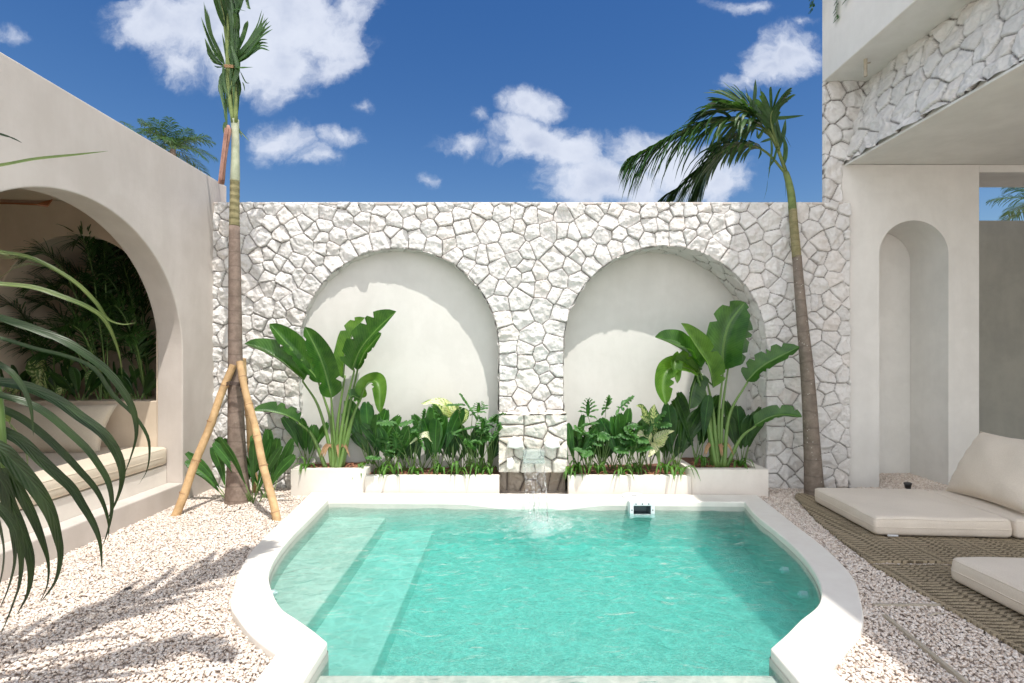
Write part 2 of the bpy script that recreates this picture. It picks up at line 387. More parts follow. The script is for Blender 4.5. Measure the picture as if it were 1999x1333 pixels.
# ------------------------------------------------------------------ numpy noise and stone cladding
def vnoise(u, v, sc, seed):
    r = np.random.default_rng(seed); T = r.random((257, 257))
    x = u * sc + 1000.37; y = v * sc + 1000.71
    xi = np.floor(x).astype(int); yi = np.floor(y).astype(int); fx = x - xi; fy = y - yi
    fx = fx * fx * (3 - 2 * fx); fy = fy * fy * (3 - 2 * fy); xi %= 256; yi %= 256
    a = T[yi, xi]; b = T[yi, xi + 1]; c = T[yi + 1, xi]; d = T[yi + 1, xi + 1]
    return (a * (1 - fx) + b * fx) * (1 - fy) + (c * (1 - fx) + d * fx) * fy
def fbm(u, v, sc, seed, oct=4):
    s = 0; a = .5
    for i in range(oct): s = s + a * (vnoise(u, v, sc * 2 ** i, seed + i) - .5); a *= .55
    return s
def darts(u0, u1, v0, v1, rad, seed, fixed=(), ok=None, tries=14000):
    r = random.Random(seed); pts = [(a, b, c) for a, b, c in fixed]
    for i in range(tries):
        R0 = rad[0] + (rad[1] - rad[0]) * r.random() ** (1.0 + 2.0 * i / tries) if i < tries * .6 else rad[0]
        u = r.uniform(u0, u1); v = r.uniform(v0, v1)
        if ok and not ok(u, v): continue
        if all((u - a) ** 2 + (v - b) ** 2 > ((R0 + c) * .5) ** 2 for a, b, c in pts): pts.append((u, v, R0))
    return pts
def stones(name, mapf, u0, u1, v0, v1, step, pts, H, mat, parent, inside=None, snap=None, seed=1, jw=.0045, bev=.012, warp=.012, skirt=.12):
    nu = int((u1 - u0) / step) + 1; nv = int((v1 - v0) / step) + 1
    U, V = np.meshgrid(np.linspace(u0, u1, nu), np.linspace(v0, v1, nv)); U = U.ravel(); V = V.ravel()
    if snap: U, V = snap(U, V, step)
    Uw = U + warp * 2 * fbm(U, V, 5, seed + 50, 3); Vw = V + warp * 2 * fbm(U, V, 5, seed + 70, 3)
    P = np.array(pts); n = len(U); i1 = np.zeros(n, int); E = np.zeros(n)
    kk = min(7, len(P) - 1)
    for s in range(0, n, 30000):
        a = slice(s, s + 30000)
        d2 = (Uw[a, None] - P[None, :, 0]) ** 2 + (Vw[a, None] - P[None, :, 1]) ** 2 - (P[None, :, 2] * .35) ** 2
        ix = np.argpartition(d2, kk, axis=1)[:, :kk]; dd = np.take_along_axis(d2, ix, 1); o = np.argsort(dd, axis=1)
        ix = np.take_along_axis(ix, o, 1); dd = np.take_along_axis(dd, o, 1); c = ix[:, 0]; i1[a] = c
        sep = np.sqrt((P[ix[:, 1:], 0] - P[c, 0][:, None]) ** 2 + (P[ix[:, 1:], 1] - P[c, 1][:, None]) ** 2) + 1e-6
        E[a] = np.min((dd[:, 1:] - dd[:, :1]) / (2 * sep), axis=1)
    r = np.random.default_rng(seed); m = len(P)
    E = E + .003 * fbm(U, V, 18, seed + 9, 3)
    t = np.clip((E - jw) / bev, 0, 1); prof = 1 - (1 - t) ** 2.4
    g = r.normal(0, .13, (m, 6)); base = r.uniform(-.25, .3, m)
    du = Uw - P[i1, 0]; dv = Vw - P[i1, 1]
    pl1 = g[i1, 0] * du + g[i1, 1] * dv; pl2 = .008 + g[i1, 2] * du * 2 + g[i1, 3] * dv * 2; pl3 = .008 + g[i1, 4] * du * 2 + g[i1, 5] * dv * 2
    facet = np.maximum(np.minimum(np.minimum(pl1, pl2), pl3), -.022)
    rough = fbm(U, V, 20, seed + 20, 5) * .026 + np.abs(fbm(U + .3 * V, V, 13, seed + 30, 3)) * .036 + np.minimum(0, fbm(U * 1.3 - V * .4, V + .5 * U, 8, seed + 44, 2)) * .03
    h = np.where(E > jw, (H * (1 + .5 * base[i1]) + facet + rough) * prof, 0) - np.where(E <= jw, .012, 0)
    tone = r.random(m)[i1]; joint = np.clip((jw + .0015 - E) / .003, 0, 1)
    pos = mapf(U, V, h)
    I, J = np.meshgrid(np.arange(nu - 1), np.arange(nv - 1)); q = (J * nu + I).ravel()
    F = np.stack([q, q + 1, q + nu + 1, q + nu], 1)
    if inside is not None:
        cu = U[F].mean(1); cv = V[F].mean(1); F = F[inside(cu, cv)]
    # skirt along open edges
    if skirt:
        ed = np.concatenate([F[:, [0, 1]], F[:, [1, 2]], F[:, [2, 3]], F[:, [3, 0]]])
        key = np.sort(ed, 1); kk2 = key[:, 0].astype(np.int64) * n + key[:, 1]
        un, cnt = np.unique(kk2, return_counts=True); bd = ed[np.isin(kk2, un[cnt == 1])]
        low = mapf(U, V, np.full(n, -skirt)); N0 = n
        pos = np.concatenate([pos, low]); tone = np.concatenate([tone, tone]); joint = np.concatenate([joint, joint])
        F = np.concatenate([F, np.stack([bd[:, 1], bd[:, 0], bd[:, 0] + N0, bd[:, 1] + N0], 1)])
    used = np.unique(F); rm = np.zeros(len(pos), int); rm[used] = np.arange(len(used))
    return npmesh(name, pos[used], rm[F], mat, parent, True, {'tone': tone[used], 'joint': joint[used]})

def archwall(name, mapf, u0, u1, z0, z1, thick, ops, mat, parent, bevel=.012, nseg=28):
    """wall in local (u, z) with openings (uc, r, spring, sill); mapf(u, w, z) -> world"""
    mb = MB(); cuts = [u0] + [o[0] for o in ops] + [u1]
    polys = []
    for i in range(len(cuts) - 1):
        a, b = cuts[i], cuts[i + 1]; lo = ops[i - 1] if i > 0 else None; hi = ops[i] if i < len(ops) else None
        P = []; E = []
        def put(u, z, e=True): P.append((u, z)); E.append(e)
        if hi:
            uc, r, sp, sl = hi
            if sl > z0 + 1e-6: put(uc, z0, False); put(uc, sl)
            else: pass
            if sl <= z0 + 1e-6: put(uc - r, z0)
            else: put(uc - r, sl)
            put(uc - r, sp)
            for j in range(1, nseg + 1):
                t = math.pi / 2 * j / nseg; put(uc - r * math.cos(t), sp + r * math.sin(t), j < nseg)
            E[-1] = False
            put(uc, z1)
        else: put(b, z0); put(b, z1)
        if lo:
            uc, r, sp, sl = lo
            put(uc, z1, False)
            for j in range(nseg, 0, -1):
                t = math.pi / 2 * j / nseg; put(uc + r * math.cos(t), sp + r * math.sin(t))
            put(uc + r, sp)
            if sl > z0 + 1e-6: put(uc + r, sl); put(uc, sl, False); put(uc, z0)
            else: put(uc + r, z0)
        else: put(a, z1); put(a, z0)
        polys.append((P, E))
    for P, E in polys:
        n = len(P)
        mb.add([mapf(u, 0, z) for u, z in P], [tuple(range(n))]); mb.add([mapf(u, thick, z) for u, z in P], [tuple(reversed(range(n)))])
        for i in range(n):
            if not E[i]: continue
            (ua, za), (ub, zb) = P[i], P[(i + 1) % n]
            mb.add([mapf(ua, 0, za), mapf(ua, thick, za), mapf(ub, thick, zb), mapf(ub, 0, zb)], [(0, 1, 2, 3)])
    o = mb.build(name, mat, parent)
    bm = bmesh.new(); bm.from_mesh(o.data); bmesh.ops.remove_doubles(bm, verts=bm.verts, dist=1e-5); bmesh.ops.recalc_face_normals(bm, faces=bm.faces); bm.to_mesh(o.data); bm.free()
    if bevel:
        m = o.modifiers.new('bevel', 'BEVEL'); m.width = bevel; m.segments = 3; m.limit_method = 'ANGLE'; m.angle_limit = R(50)
    return o

# ------------------------------------------------------------------ ground and pool
WY = 5.80                                               # plane the wall stones are laid on
mb = MB(); mb.prism([(-60, -60), (60, -60), (60, 90), (-60, 90)], -.6, -.4)
tag(mb.build('ground', M['bed']), kind='structure')

inn_l = [(-1.867, 5.216), (-1.84, 4.92), (-1.818, 4.66), (-1.776, 4.131), (-1.716, 3.747), (-1.649, 3.494), (-1.58, 3.33), (-1.459, 3.13), (-1.329, 2.953), (-1.197, 2.8376), (-1.06, 2.72), (-.937, 2.603)]
inn_r = [(1.284, 2.548), (1.437, 2.68), (1.594, 2.826), (1.761, 2.965), (1.864, 3.09), (1.958, 3.258), (2.045, 3.477), (2.13, 3.806), (2.185, 4.2), (2.22, 4.63), (2.27, 4.9), (2.315, 5.10)]
out_l = [(-2.14, 5.46), (-2.08, 4.95), (-2.055, 4.72), (-2.0, 4.2), (-1.94, 3.8), (-1.85, 3.48), (-1.77, 3.27), (-1.65, 3.0), (-1.52, 2.84), (-1.40, 2.71), (-1.28, 2.60), (-1.154, 2.504)]
out_r = [(1.496, 2.41), (1.68, 2.57), (1.83, 2.70), (1.95, 2.84), (2.06, 3.02), (2.15, 3.18), (2.24, 3.36), (2.325, 3.65), (2.385, 3.97), (2.44, 4.42), (2.50, 4.85), (2.56, 5.36)]
def sm(pts, n=40): return [(p.x, p.y) for p in crom([(a, b, 0) for a, b in pts], n)]
IL, IR, OL, OR = sm(inn_l), sm(inn_r), sm(out_l), sm(out_r)
YF = 0.6
inner = IL + [(-.925, YF)] + [(1.262, YF)] + IR          # runs back-left, round the front, back-right
outer = OL + [(-1.13, YF - .25)] + [(1.45, YF - .25)] + OR
pool = empty('swimming_pool', (0, 4, 0), 'small curved plaster swimming pool filled with turquoise water', 'swimming pool')
# coping ring as one closed C (split over the back edge)
mid = .22
ring = [(mid, 5.155)] + IL + [(-.925, YF), (1.262, YF)] + IR + [(mid + .0005, 5.155), (mid + .0005, 5.41)] + list(reversed(OR)) + [(1.45, YF - .25), (-1.13, YF - .25)] + list(reversed(OL)) + [(mid, 5.41)]
mb = MB(); mb.prism(ring, -1.0, .05)
mb.build('coping', M['coping'], pool, bevel=.012, seg=3)
inset = [(x, y) for x, y in inner]
mb = MB(); mb.prism([(-2.4, YF - .3), (2.6, YF - .3), (2.6, 5.4), (-2.4, 5.4)], -.80, -.56); mb.build('pool_floor', M['pool'], pool)
# plaster lining just inside the coping, down to the floor
lin = MB(); L0 = inner + [inner[0]]
cx = .2; cy = 3.9
vs = []; 
for z in (-.0, -.08, -.57):
    for x, y in inner:
        q = Vector((cx - x, cy - y)); q = q.normalized() * (.004 if z > -.01 else .006); vs.append((x + q.x, y + q.y, z))
n = len(inner); fs = [(r * n + i, r * n + (i + 1) % n, (r + 1) * n + (i + 1) % n, (r + 1) * n + i) for r in range(2) for i in range(n)]
lin.add(vs, fs); lin.build('lining', M['pool'], pool)
mb = MB()
st1 = [(x - .03, y) for x, y in IL if x < -1.26] + [(-1.25, 2.86), (-1.285, 5.25), (-1.9, 5.26)]
mb.prism(st1, -.6, -.14); mb.build('step', M['pool_step'], pool, bevel=.012)
mb = MB(); mb.prism([(-1.29, 2.84), (-.937, 2.56), (-.78, 2.50), (-.80, 5.23), (-1.29, 5.24)], -.6, -.27); mb.build('step', M['pool_step'], pool, bevel=.012)
mb = MB(); mb.box(-.95, YF - .01, -.58, 1.29, 2.505, -.058); mb.build('ledge', M['pool'], pool, bevel=.01)
# wall jets and the round underwater lamp
for (x, y, z, dx, dy) in ((-1.60, 3.42, -.085, 1, .35), (2.07, 3.90, -.13, -1, .15), (1.985, 3.50, -.13, -1, .25)):
    mb = MB(); d = Vector((dx, dy, 0)).normalized(); c = Vector((x, y, z))
    mb.tube([c - d * .03, c + d * .012, c + d * .02], [.026, .026, .02], 20); mb.tube([c + d * .015, c + d * .032], [.010, .009], 14)
    mb.build('water_jet', M['plastic'], pool, smooth=False)
mb = MB(); mb.tube([(.17, 3.05, -.565), (.17, 3.05, -.545), (.17, 3.05, -.54)], [.12, .12, .10], 28)
mb.build('underwater_lamp', plain('blue_glass', (.05, .22, .62), .15), pool)

# water: rippled surface over a tinted body
WZ = -.042
def poly_in(u, v, poly):
    c = np.zeros(u.shape, bool); n = len(poly)
    for i in range(n):
        x1, y1 = poly[i]; x2, y2 = poly[(i + 1) % n]
        if y1 == y2: continue
        k_ = ((y1 > v) != (y2 > v)) & (u < (x2 - x1) * (v - y1) / (y2 - y1) + x1); c ^= k_
    return c
step = .014; xs = np.arange(-2.0, 2.45, step); ys = np.arange(YF - .1, 5.32, step)
U, V = np.meshgrid(xs, ys); nu = len(xs); U = U.ravel(); V = V.ravel()
grow = []
for x, y in inner:
    q = Vector((x - cx, y - cy)).normalized() * .03; grow.append((x + q.x, y + q.y))
Z = np.zeros_like(U); r_ = np.random.default_rng(5)
for i in range(70):
    a = r_.uniform(0, 6.28); wl = r_.uniform(.07, .5) ; q = 2 * math.pi / wl
    Z += .0011 * (wl / .35) ** 1.15 * np.sin(q * ((U + .05 * np.sin(V * 7 + i)) * math.cos(a) + V * math.sin(a)) + r_.uniform(0, 6.28))
FX, FY = .26, 4.70                                     # where the falling water lands
D = np.hypot(U - FX, (V - FY))
Z *= .45 + .75 * np.exp(-D * .9)
Z += .010 * np.exp(-D * 2.6) * np.sin(D * 46 + 3 * fbm(U, V, 5, 77, 3)) + .022 * np.exp(-(D / .13) ** 2) + .020 * fbm(U, V, 14, 66, 4) * np.exp(-(D / .5) ** 2)
I, J = np.meshgrid(np.arange(nu - 1), np.arange(len(ys) - 1)); q = (J * nu + I).ravel()
F = np.stack([q, q + 1, q + nu + 1, q + nu], 1)
F = F[poly_in(U[F].mean(1), V[F].mean(1), grow)]
n = len(U); ed = np.concatenate([F[:, [0, 1]], F[:, [1, 2]], F[:, [2, 3]], F[:, [3, 0]]]); key = np.sort(ed, 1); kk = key[:, 0].astype(np.int64) * n + key[:, 1]
un, cnt = np.unique(kk, return_counts=True); bd = ed[np.isin(kk, un[cnt == 1])]
pos = np.concatenate([np.stack([U, V, WZ + Z], 1), np.stack([U, V, np.full(n, -.72)], 1)])
F = np.concatenate([F, np.stack([bd[:, 1], bd[:, 0], bd[:, 0] + n, bd[:, 1] + n], 1)])
foam = np.clip(1.25 * np.exp(-(D / .27) ** 2) + .55 * np.exp(-(D / .7) ** 2) * (fbm(U, V, 11, 91, 4) > .02) - .30 + .9 * fbm(U, V, 26, 92, 4), 0, 1) * .8
m, k, p = newmat('pool_water'); out = m.node_tree.nodes['Material Output']; m.node_tree.nodes.remove(p); g = geo(k)
stw = k.n('ShaderNodeVectorMath', operation='MULTIPLY'); k.l(g, stw.inputs[0]); stw.inputs[1].default_value = (.7, 1.25, 1)
h = k.math('ADD', k.math('MULTIPLY', k.noise(stw.outputs[0], 6, 4, .55, 1.8), 2.4), k.math('MULTIPLY', k.math('MULTIPLY', k.noise(stw.outputs[0], 42, 3, .6, .8), k.ramp(k.noise(g, 1.3, 2), .35, .65)), .14))
bp = k.n('ShaderNodeBump', i_Strength=.42, i_Distance=.03); k.l(h, bp.inputs['Height'])
tr = k.n('ShaderNodeBsdfTransparent'); gl = k.n('ShaderNodeBsdfGlossy', i_Roughness=.03); k.l(bp.outputs[0], gl.inputs['Normal'])
# caustic network painted into the surface tint: clearer lines stand in for focused sunlight
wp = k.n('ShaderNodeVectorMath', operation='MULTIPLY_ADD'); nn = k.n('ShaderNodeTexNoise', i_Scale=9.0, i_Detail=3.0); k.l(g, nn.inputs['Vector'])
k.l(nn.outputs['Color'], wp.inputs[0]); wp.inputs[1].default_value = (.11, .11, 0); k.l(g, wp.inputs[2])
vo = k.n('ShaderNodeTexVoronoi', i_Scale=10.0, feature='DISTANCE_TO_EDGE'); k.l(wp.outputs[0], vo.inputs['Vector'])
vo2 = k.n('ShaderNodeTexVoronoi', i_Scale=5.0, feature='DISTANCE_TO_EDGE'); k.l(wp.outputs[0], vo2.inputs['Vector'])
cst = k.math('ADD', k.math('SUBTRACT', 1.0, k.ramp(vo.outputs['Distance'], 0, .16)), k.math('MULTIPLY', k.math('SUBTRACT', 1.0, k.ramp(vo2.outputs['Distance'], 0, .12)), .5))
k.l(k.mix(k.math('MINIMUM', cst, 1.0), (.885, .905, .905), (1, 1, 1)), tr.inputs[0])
fr = k.n('ShaderNodeFresnel', i_IOR=1.33); k.l(bp.outputs[0], fr.inputs['Normal'])
mx = k.n('ShaderNodeMixShader'); k.l(k.math('MULTIPLY', fr.outputs[0], 1.0), mx.inputs[0]); k.l(tr.outputs[0], mx.inputs[1]); k.l(gl.outputs[0], mx.inputs[2])
fd = k.n('ShaderNodeBsdfDiffuse'); fd.inputs[0].default_value = (.85, .88, .87, 1); fo = k.n('ShaderNodeAttribute', attribute_name='foam').outputs['Fac']
mf_ = k.n('ShaderNodeMixShader'); k.l(k.math('MULTIPLY', fo, .32), mf_.inputs[0]); k.l(mx.outputs[0], mf_.inputs[1]); k.l(fd.outputs[0], mf_.inputs[2])
k.l(mf_.outputs[0], out.inputs['Surface'])
va = k.n('ShaderNodeVolumeAbsorption', i_Density=1.45); va.inputs[0].default_value = (.0, .965, .94, 1); vs_ = k.n('ShaderNodeVolumeScatter', i_Density=.62, i_Anisotropy=.0); vs_.inputs[0].default_value = (.42, .98, .93, 1)
av = k.n('ShaderNodeAddShader'); k.l(va.outputs[0], av.inputs[0]); k.l(vs_.outputs[0], av.inputs[1]); k.l(av.outputs[0], out.inputs['Volume'])
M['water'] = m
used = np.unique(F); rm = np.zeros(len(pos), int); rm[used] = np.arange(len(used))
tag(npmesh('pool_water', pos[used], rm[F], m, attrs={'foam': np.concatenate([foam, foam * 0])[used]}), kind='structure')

# gravel bed: flat sheet with the pool cut out of it, pebbles strewn over it
mb = MB()
bedo = [(-3.36, -1.5), (8.5, -1.5), (8.5, 8.0), (mid + .0005, 8.0), (mid + .0005, 5.40)] + list(reversed([(x - .02, y - .01) for x, y in OR])) + [(1.43, YF - .23), (-1.11, YF - .23)] + list(reversed([(x + .02, y - .01) for x, y in OL])) + [(mid, 5.40), (mid, 8.0), (-3.36, 8.0)]
mb.prism(bedo, -.08, -.006)
tag(mb.build('gravel_bed', M['bed']), kind='structure')
rr = np.random.default_rng(11)
N = 300000
X = rr.uniform(-3.38, 5.6, N); Y = rr.uniform(1.7, 6.5, N)
ok = (X > -Y * 1.06 - .1) & (X < Y * 1.06 + .1) & ~poly_in(X, Y, [(a, b) for a, b in outer])
ok &= ~((X < 3.9) & (Y > 5.80)) & ~((X > -2.36) & (X < 2.73) & (Y > 5.49)) & ~((Y > 5.80) & ~((X > 4.19) & (X < 4.99)) & (X < 5.3))
ok &= ~((X > 3.0) & (Y < 3.6) & (Y > 0)) 
X = X[ok]; Y = Y[ok]
dens_keep = rr.random(len(X)) < np.clip(1.15 - (Y - 3.8) * .12, .72, 1); X = X[dens_keep]; Y = Y[dens_keep]
Zp = .002 + .008 * rr.random(len(X)) + .012 * np.clip(fbm(X, Y, 1.3, 3, 3), -.4, 1) + np.where(X > 3.9, .03 * np.clip(Y - 5.6, 0, 1), 0) + .05 * np.exp(-((X + 2.75) ** 2 + (Y - 5.2) ** 2) / .08)
me = bpy.data.meshes.new('pebbles'); me.vertices.add(len(X)); me.vertices.foreach_set('co', np.stack([X, Y, Zp], 1).astype(np.float32).ravel())
at = me.attributes.new('rot', 'FLOAT_VECTOR', 'POINT'); at.data.foreach_set('vector', np.stack([rr.normal(0, .38, len(X)), rr.normal(0, .38, len(X)), rr.uniform(0, 6.28, len(X))], 1).astype(np.float32).ravel())
sc = rr.uniform(.45, 1.05, len(X)); at = me.attributes.new('sc', 'FLOAT', 'POINT'); at.data.foreach_set('value', sc.astype(np.float32))
at = me.attributes.new('pc', 'FLOAT', 'POINT'); at.data.foreach_set('value', rr.random(len(X)).astype(np.float32))
at = me.attributes.new('pick', 'INT', 'POINT'); at.data.foreach_set('value', rr.integers(0, 5, len(X)).astype(np.int32))
peb = bpy.data.objects.new('pebbles', me); C.objects.link(peb); tag(peb, kind='stuff')
pc = bpy.data.collections.new('pebble_shapes')
for j in range(5):
    bm = bmesh.new(); bmesh.ops.create_icosphere(bm, subdivisions=2, radius=1)
    rj = random.Random(j); o1 = [Vector([rj.uniform(-1, 1) for _ in range(3)]).normalized() for _ in range(5)]
    for v in bm.verts:
        d = v.co.normalized(); s_ = 1 - sum(max(0, d.dot(a) - .62) * .75 for a in o1)
        v.co = Vector((d.x * .0115 * s_ * (1 + .12 * (j % 3)), d.y * .0090 * s_, d.z * .0062 * s_))
    me2 = bpy.data.meshes.new('pebble_shape'); bm.to_mesh(me2); bm.free(); me2.polygons.foreach_set('use_smooth', [True] * len(me2.polygons)); me2.materials.append(M['pebble'])
    pc.objects.link(bpy.data.objects.new('pebble_shape', me2))
ng = bpy.data.node_groups.new('strew', 'GeometryNodeTree'); ng.interface.new_socket('Geometry', in_out='INPUT', socket_type='NodeSocketGeometry'); ng.interface.new_socket('Geometry', in_out='OUTPUT', socket_type='NodeSocketGeometry')
gi = ng.nodes.new('NodeGroupInput'); go = ng.nodes.new('NodeGroupOutput'); io = ng.nodes.new('GeometryNodeInstanceOnPoints'); ci = ng.nodes.new('GeometryNodeCollectionInfo')
ci.inputs['Collection'].default_value = pc; ci.inputs['Separate Children'].default_value = True; ci.inputs['Reset Children'].default_value = True
def na(nm, ty):
    a = ng.nodes.new('GeometryNodeInputNamedAttribute'); a.data_type = ty; a.inputs['Name'].default_value = nm; return a.outputs[0]
ng.links.new(gi.outputs[0], io.inputs['Points']); ng.links.new(ci.outputs[0], io.inputs['Instance']); io.inputs['Pick Instance'].default_value = True
ng.links.new(na('pick', 'INT'), io.inputs['Instance Index']); ng.links.new(na('rot', 'FLOAT_VECTOR'), io.inputs['Rotation']); ng.links.new(na('sc', 'FLOAT'), io.inputs['Scale'])
ng.links.new(io.outputs[0], go.inputs[0])
mo = peb.modifiers.new('strew', 'NODES'); mo.node_group = ng

# ------------------------------------------------------------------ the white stone wall with two blind arches
wall = empty('stone_wall', (.2, 5.9, 0), 'white rubble stone garden wall with two blind arches above the planters', 'wall')
AR = [(-1.275, 1.131, 1.595), (1.727, 1.15, 1.602)]
ZT = 3.235
def mf(U, V, h): return np.stack([U, WY - h, V], 1)
def inside(u, v):
    k_ = np.ones(u.shape, bool)
    for c, r, s in AR: k_ &= ~((np.abs(u - c) < r) & (v < s)) & ~((np.hypot(u - c, v - s) < r) & (v >= s))
    return k_
def snap(U, V, st):
    U = U.copy(); V = V.copy()
    for c, r, s in AR:
        d = np.hypot(U - c, V - s); a = (np.abs(d - r) < st * .72) & (V >= s); th = np.arctan2(V - s, U - c)
        rg = r * (1 - .012 * np.abs(fbm(th * 3 + c, th * 0, 3.1, 8, 4)) * 2 + .006 * fbm(th * 9, th * 0 + c, 3.0, 9, 2))
        f = np.where(a, rg / np.maximum(d, 1e-6), 1)
        U2 = c + (U - c) * f; V2 = s + (V - s) * f; U = np.where(a, U2, U); V = np.where(a, V2, V)
        for sg in (-1, 1):
            b = (np.abs(U - (c + sg * r)) < st * .6) & (V < s); U = np.where(b, c + sg * r, U)
    return U, V
fix = []; rj = random.Random(4)
for c, r, s in AR:
    a = 0
    while a < math.pi:
        rr_ = r + rj.uniform(.07, .12); fix.append((c + rr_ * math.cos(a), s + rr_ * math.sin(a), .16)); a += rj.uniform(.12, .21)
    z = s - .12
    while z > 0:
        for sg in (-1, 1): fix.append((c + sg * (r + rj.uniform(.07, .11)), z + rj.uniform(-.03, .03), .15))
        z -= rj.uniform(.13, .21)
okf = lambda u, v: all(not ((v < s and abs(u - c) < r + .12) or (v >= s and math.hypot(u - c, v - s) < r + .15)) for c, r, s in AR)
pts = darts(-3.45, 3.9, -.1, 3.35, (.10, .245), 7, fix, okf)
stones('stonework', mf, -3.38, 3.815, -.02, ZT, .0078, pts, .024, M['stone'], wall, inside, snap, 3, jw=.0032, bev=.009, warp=.010)
# soffits and jambs of the arches
for ai, (c, r, s) in enumerate(AR):
    Ls = math.pi * r; TT = .52
    def sf(U, V, h, c=c, r=r, s=s, Ls=Ls):
        x = np.empty_like(U); z = np.empty_like(U); nx = np.zeros_like(U); nz = np.zeros_like(U)
        a = U < s; x[a] = c - r; z[a] = U[a]; nx[a] = 1
        b = U > s + Ls; x[b] = c + r; z[b] = s - (U[b] - s - Ls); nx[b] = -1
        m_ = ~a & ~b; t = math.pi - (U[m_] - s) / r; x[m_] = c + r * np.cos(t); z[m_] = s + r * np.sin(t); nx[m_] = -np.cos(t); nz[m_] = -np.sin(t)
        hh = np.clip(h, -.02, 1) * .55
        return np.stack([x + nx * hh, WY - .02 + V, z + nz * hh], 1)
    p2 = darts(-.1, 2 * s + Ls + .1, -.1, TT + .1, (.13, .22), 30 + ai, [], None, 4000)
    stones('arch_soffit', sf, 0, 2 * s + Ls, 0, TT, .012, p2, .026, M['stone'], wall, seed=12 + ai, skirt=0, warp=.012)
# plastered back of the two niches (slightly skewed in plan) and the core of the wall
mb = MB(); f0, f1 = 5.77 + .26 - .075 * 2.7, 5.77 + .26 + .075 * 3.3
mb.add([(-2.7, f0, .1), (3.3, f1, .1), (3.3, f1, 2.95), (-2.7, f0, 2.95)], [(0, 1, 2, 3)]); mb.build('niche_back', M['cream'], wall)
mb = MB(); mb.box(-3.372, WY - .012, ZT - .02, 3.81, 6.34, ZT + .006); mb.build('wall_top', M['taupe'], wall, bevel=.006)
mb = MB(); mb.box(-3.37, 6.30, -.1, 3.80, 6.345, ZT - .02); mb.build('wall_back', M['planter'], wall)
mb = MB(); mb.box(3.72, WY + .005, -.1, 3.80, 6.30, ZT - .02); mb.build('wall_end', M['planter'], wall)
# projecting block that carries the spout, with its recess below
BY = 5.56
def m2(U, V, h): return np.stack([U, BY - h, V], 1)
fixb = [(.02, .80, .16), (.24, .81, .18), (.47, .80, .16), (.02, .70, .2), (.26, .69, .26), (.50, .70, .2), (.03, .58, .15), (.23, .57, .19), (.44, .59, .18), (-.05, .44, .12), (.09, .46, .12), (.56, .45, .13), (.42, .47, .11), (.02, .33, .16), (.21, .42, .13), (.33, .31, .2), (.54, .32, .16), (.17, .30, .14)]
stones('spout_block', m2, -.142, .594, .245, .862, .008, [(a, b, c_ * .9) for a, b, c_ in fixb], .034, M['stone_warm'], wall, seed=21, jw=.0045, bev=.02, skirt=.0)
def m3(U, V, h): return np.stack([U, V, .862 + h * .6], 1)
stones('spout_block', m3, -.142, .594, BY - .02, WY + .01, .010, darts(-.2, .65, 5.5, 5.85, (.14, .2), 5), .02, M['stone_warm'], wall, seed=22, skirt=0)
mb = MB(); mb.box(-.138, BY + .004, .25, -.134, WY, .855); mb.box(.586, BY + .004, .25, .59, WY, .855); mb.box(-.134, BY + .004, .25, .586, WY, .258)
mb.build('spout_block', M['stone_warm'], wall)
def m4(U, V, h): return np.stack([U, 5.74 - h, V], 1)
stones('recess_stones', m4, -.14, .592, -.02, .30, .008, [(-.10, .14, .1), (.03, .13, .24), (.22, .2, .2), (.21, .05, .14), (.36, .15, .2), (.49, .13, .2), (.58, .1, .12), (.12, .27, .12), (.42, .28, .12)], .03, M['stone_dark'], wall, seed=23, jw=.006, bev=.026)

# carved pale stones on the block
def chunk(name, pts, y0, y1, mat, label, cat='stone', group=None):
    mb = MB(); n = len(pts); c = Vector((sum(p[0] for p in pts) / n, 0, sum(p[1] for p in pts) / n))
    fr_ = [Vector((c.x + (x - c.x) * .8, y0, c.z + (z - c.z) * .75)) for x, z in pts]; md = [Vector((x, y0 + .02, z)) for x, z in pts]; bk = [Vector((x, y1, z)) for x, z in pts]
    mb.add(fr_ + md + bk, [tuple(range(n))] + [(r * n + i, r * n + (i + 1) % n, (r + 1) * n + (i + 1) % n, (r + 1) * n + i) for r in range(2) for i in range(n)])
    return tag(mb.build(name, mat, bevel=.005, recalc=True), label, cat, group)
def P2(lst, Y): return [((x - 1000) / 1000 * Y, EYE - (y - 695) / 1000 * Y) for x, y in lst]
M['carved'] = plaster('carved_stone', (.74, .73, .70), (.80, .79, .76), .25)
chunk('carved_stone', P2([(990, 873), (992, 860), (1003, 853), (1015, 855), (1022, 864), (1023, 873), (1008, 876)], 5.48), 5.45, 5.56, M['carved'], 'pale carved stone jutting out left of the water spout', 'stone', 'pale stones set round the spout')
chunk('carved_stone', P2([(1063, 866), (1072, 857), (1089, 857), (1095, 872), (1078, 877), (1064, 872)], 5.48), 5.45, 5.56, M['carved'], 'pale carved stone jutting out right of the water spout', 'stone', 'pale stones set round the spout')
chunk('carved_stone', P2([(989, 912), (990, 896), (1000, 893), (1005, 903), (1002, 915), (993, 917)], 5.48), 5.46, 5.56, M['carved'], 'small upright pale stone below the left carved stone', 'stone', 'pale stones set round the spout')
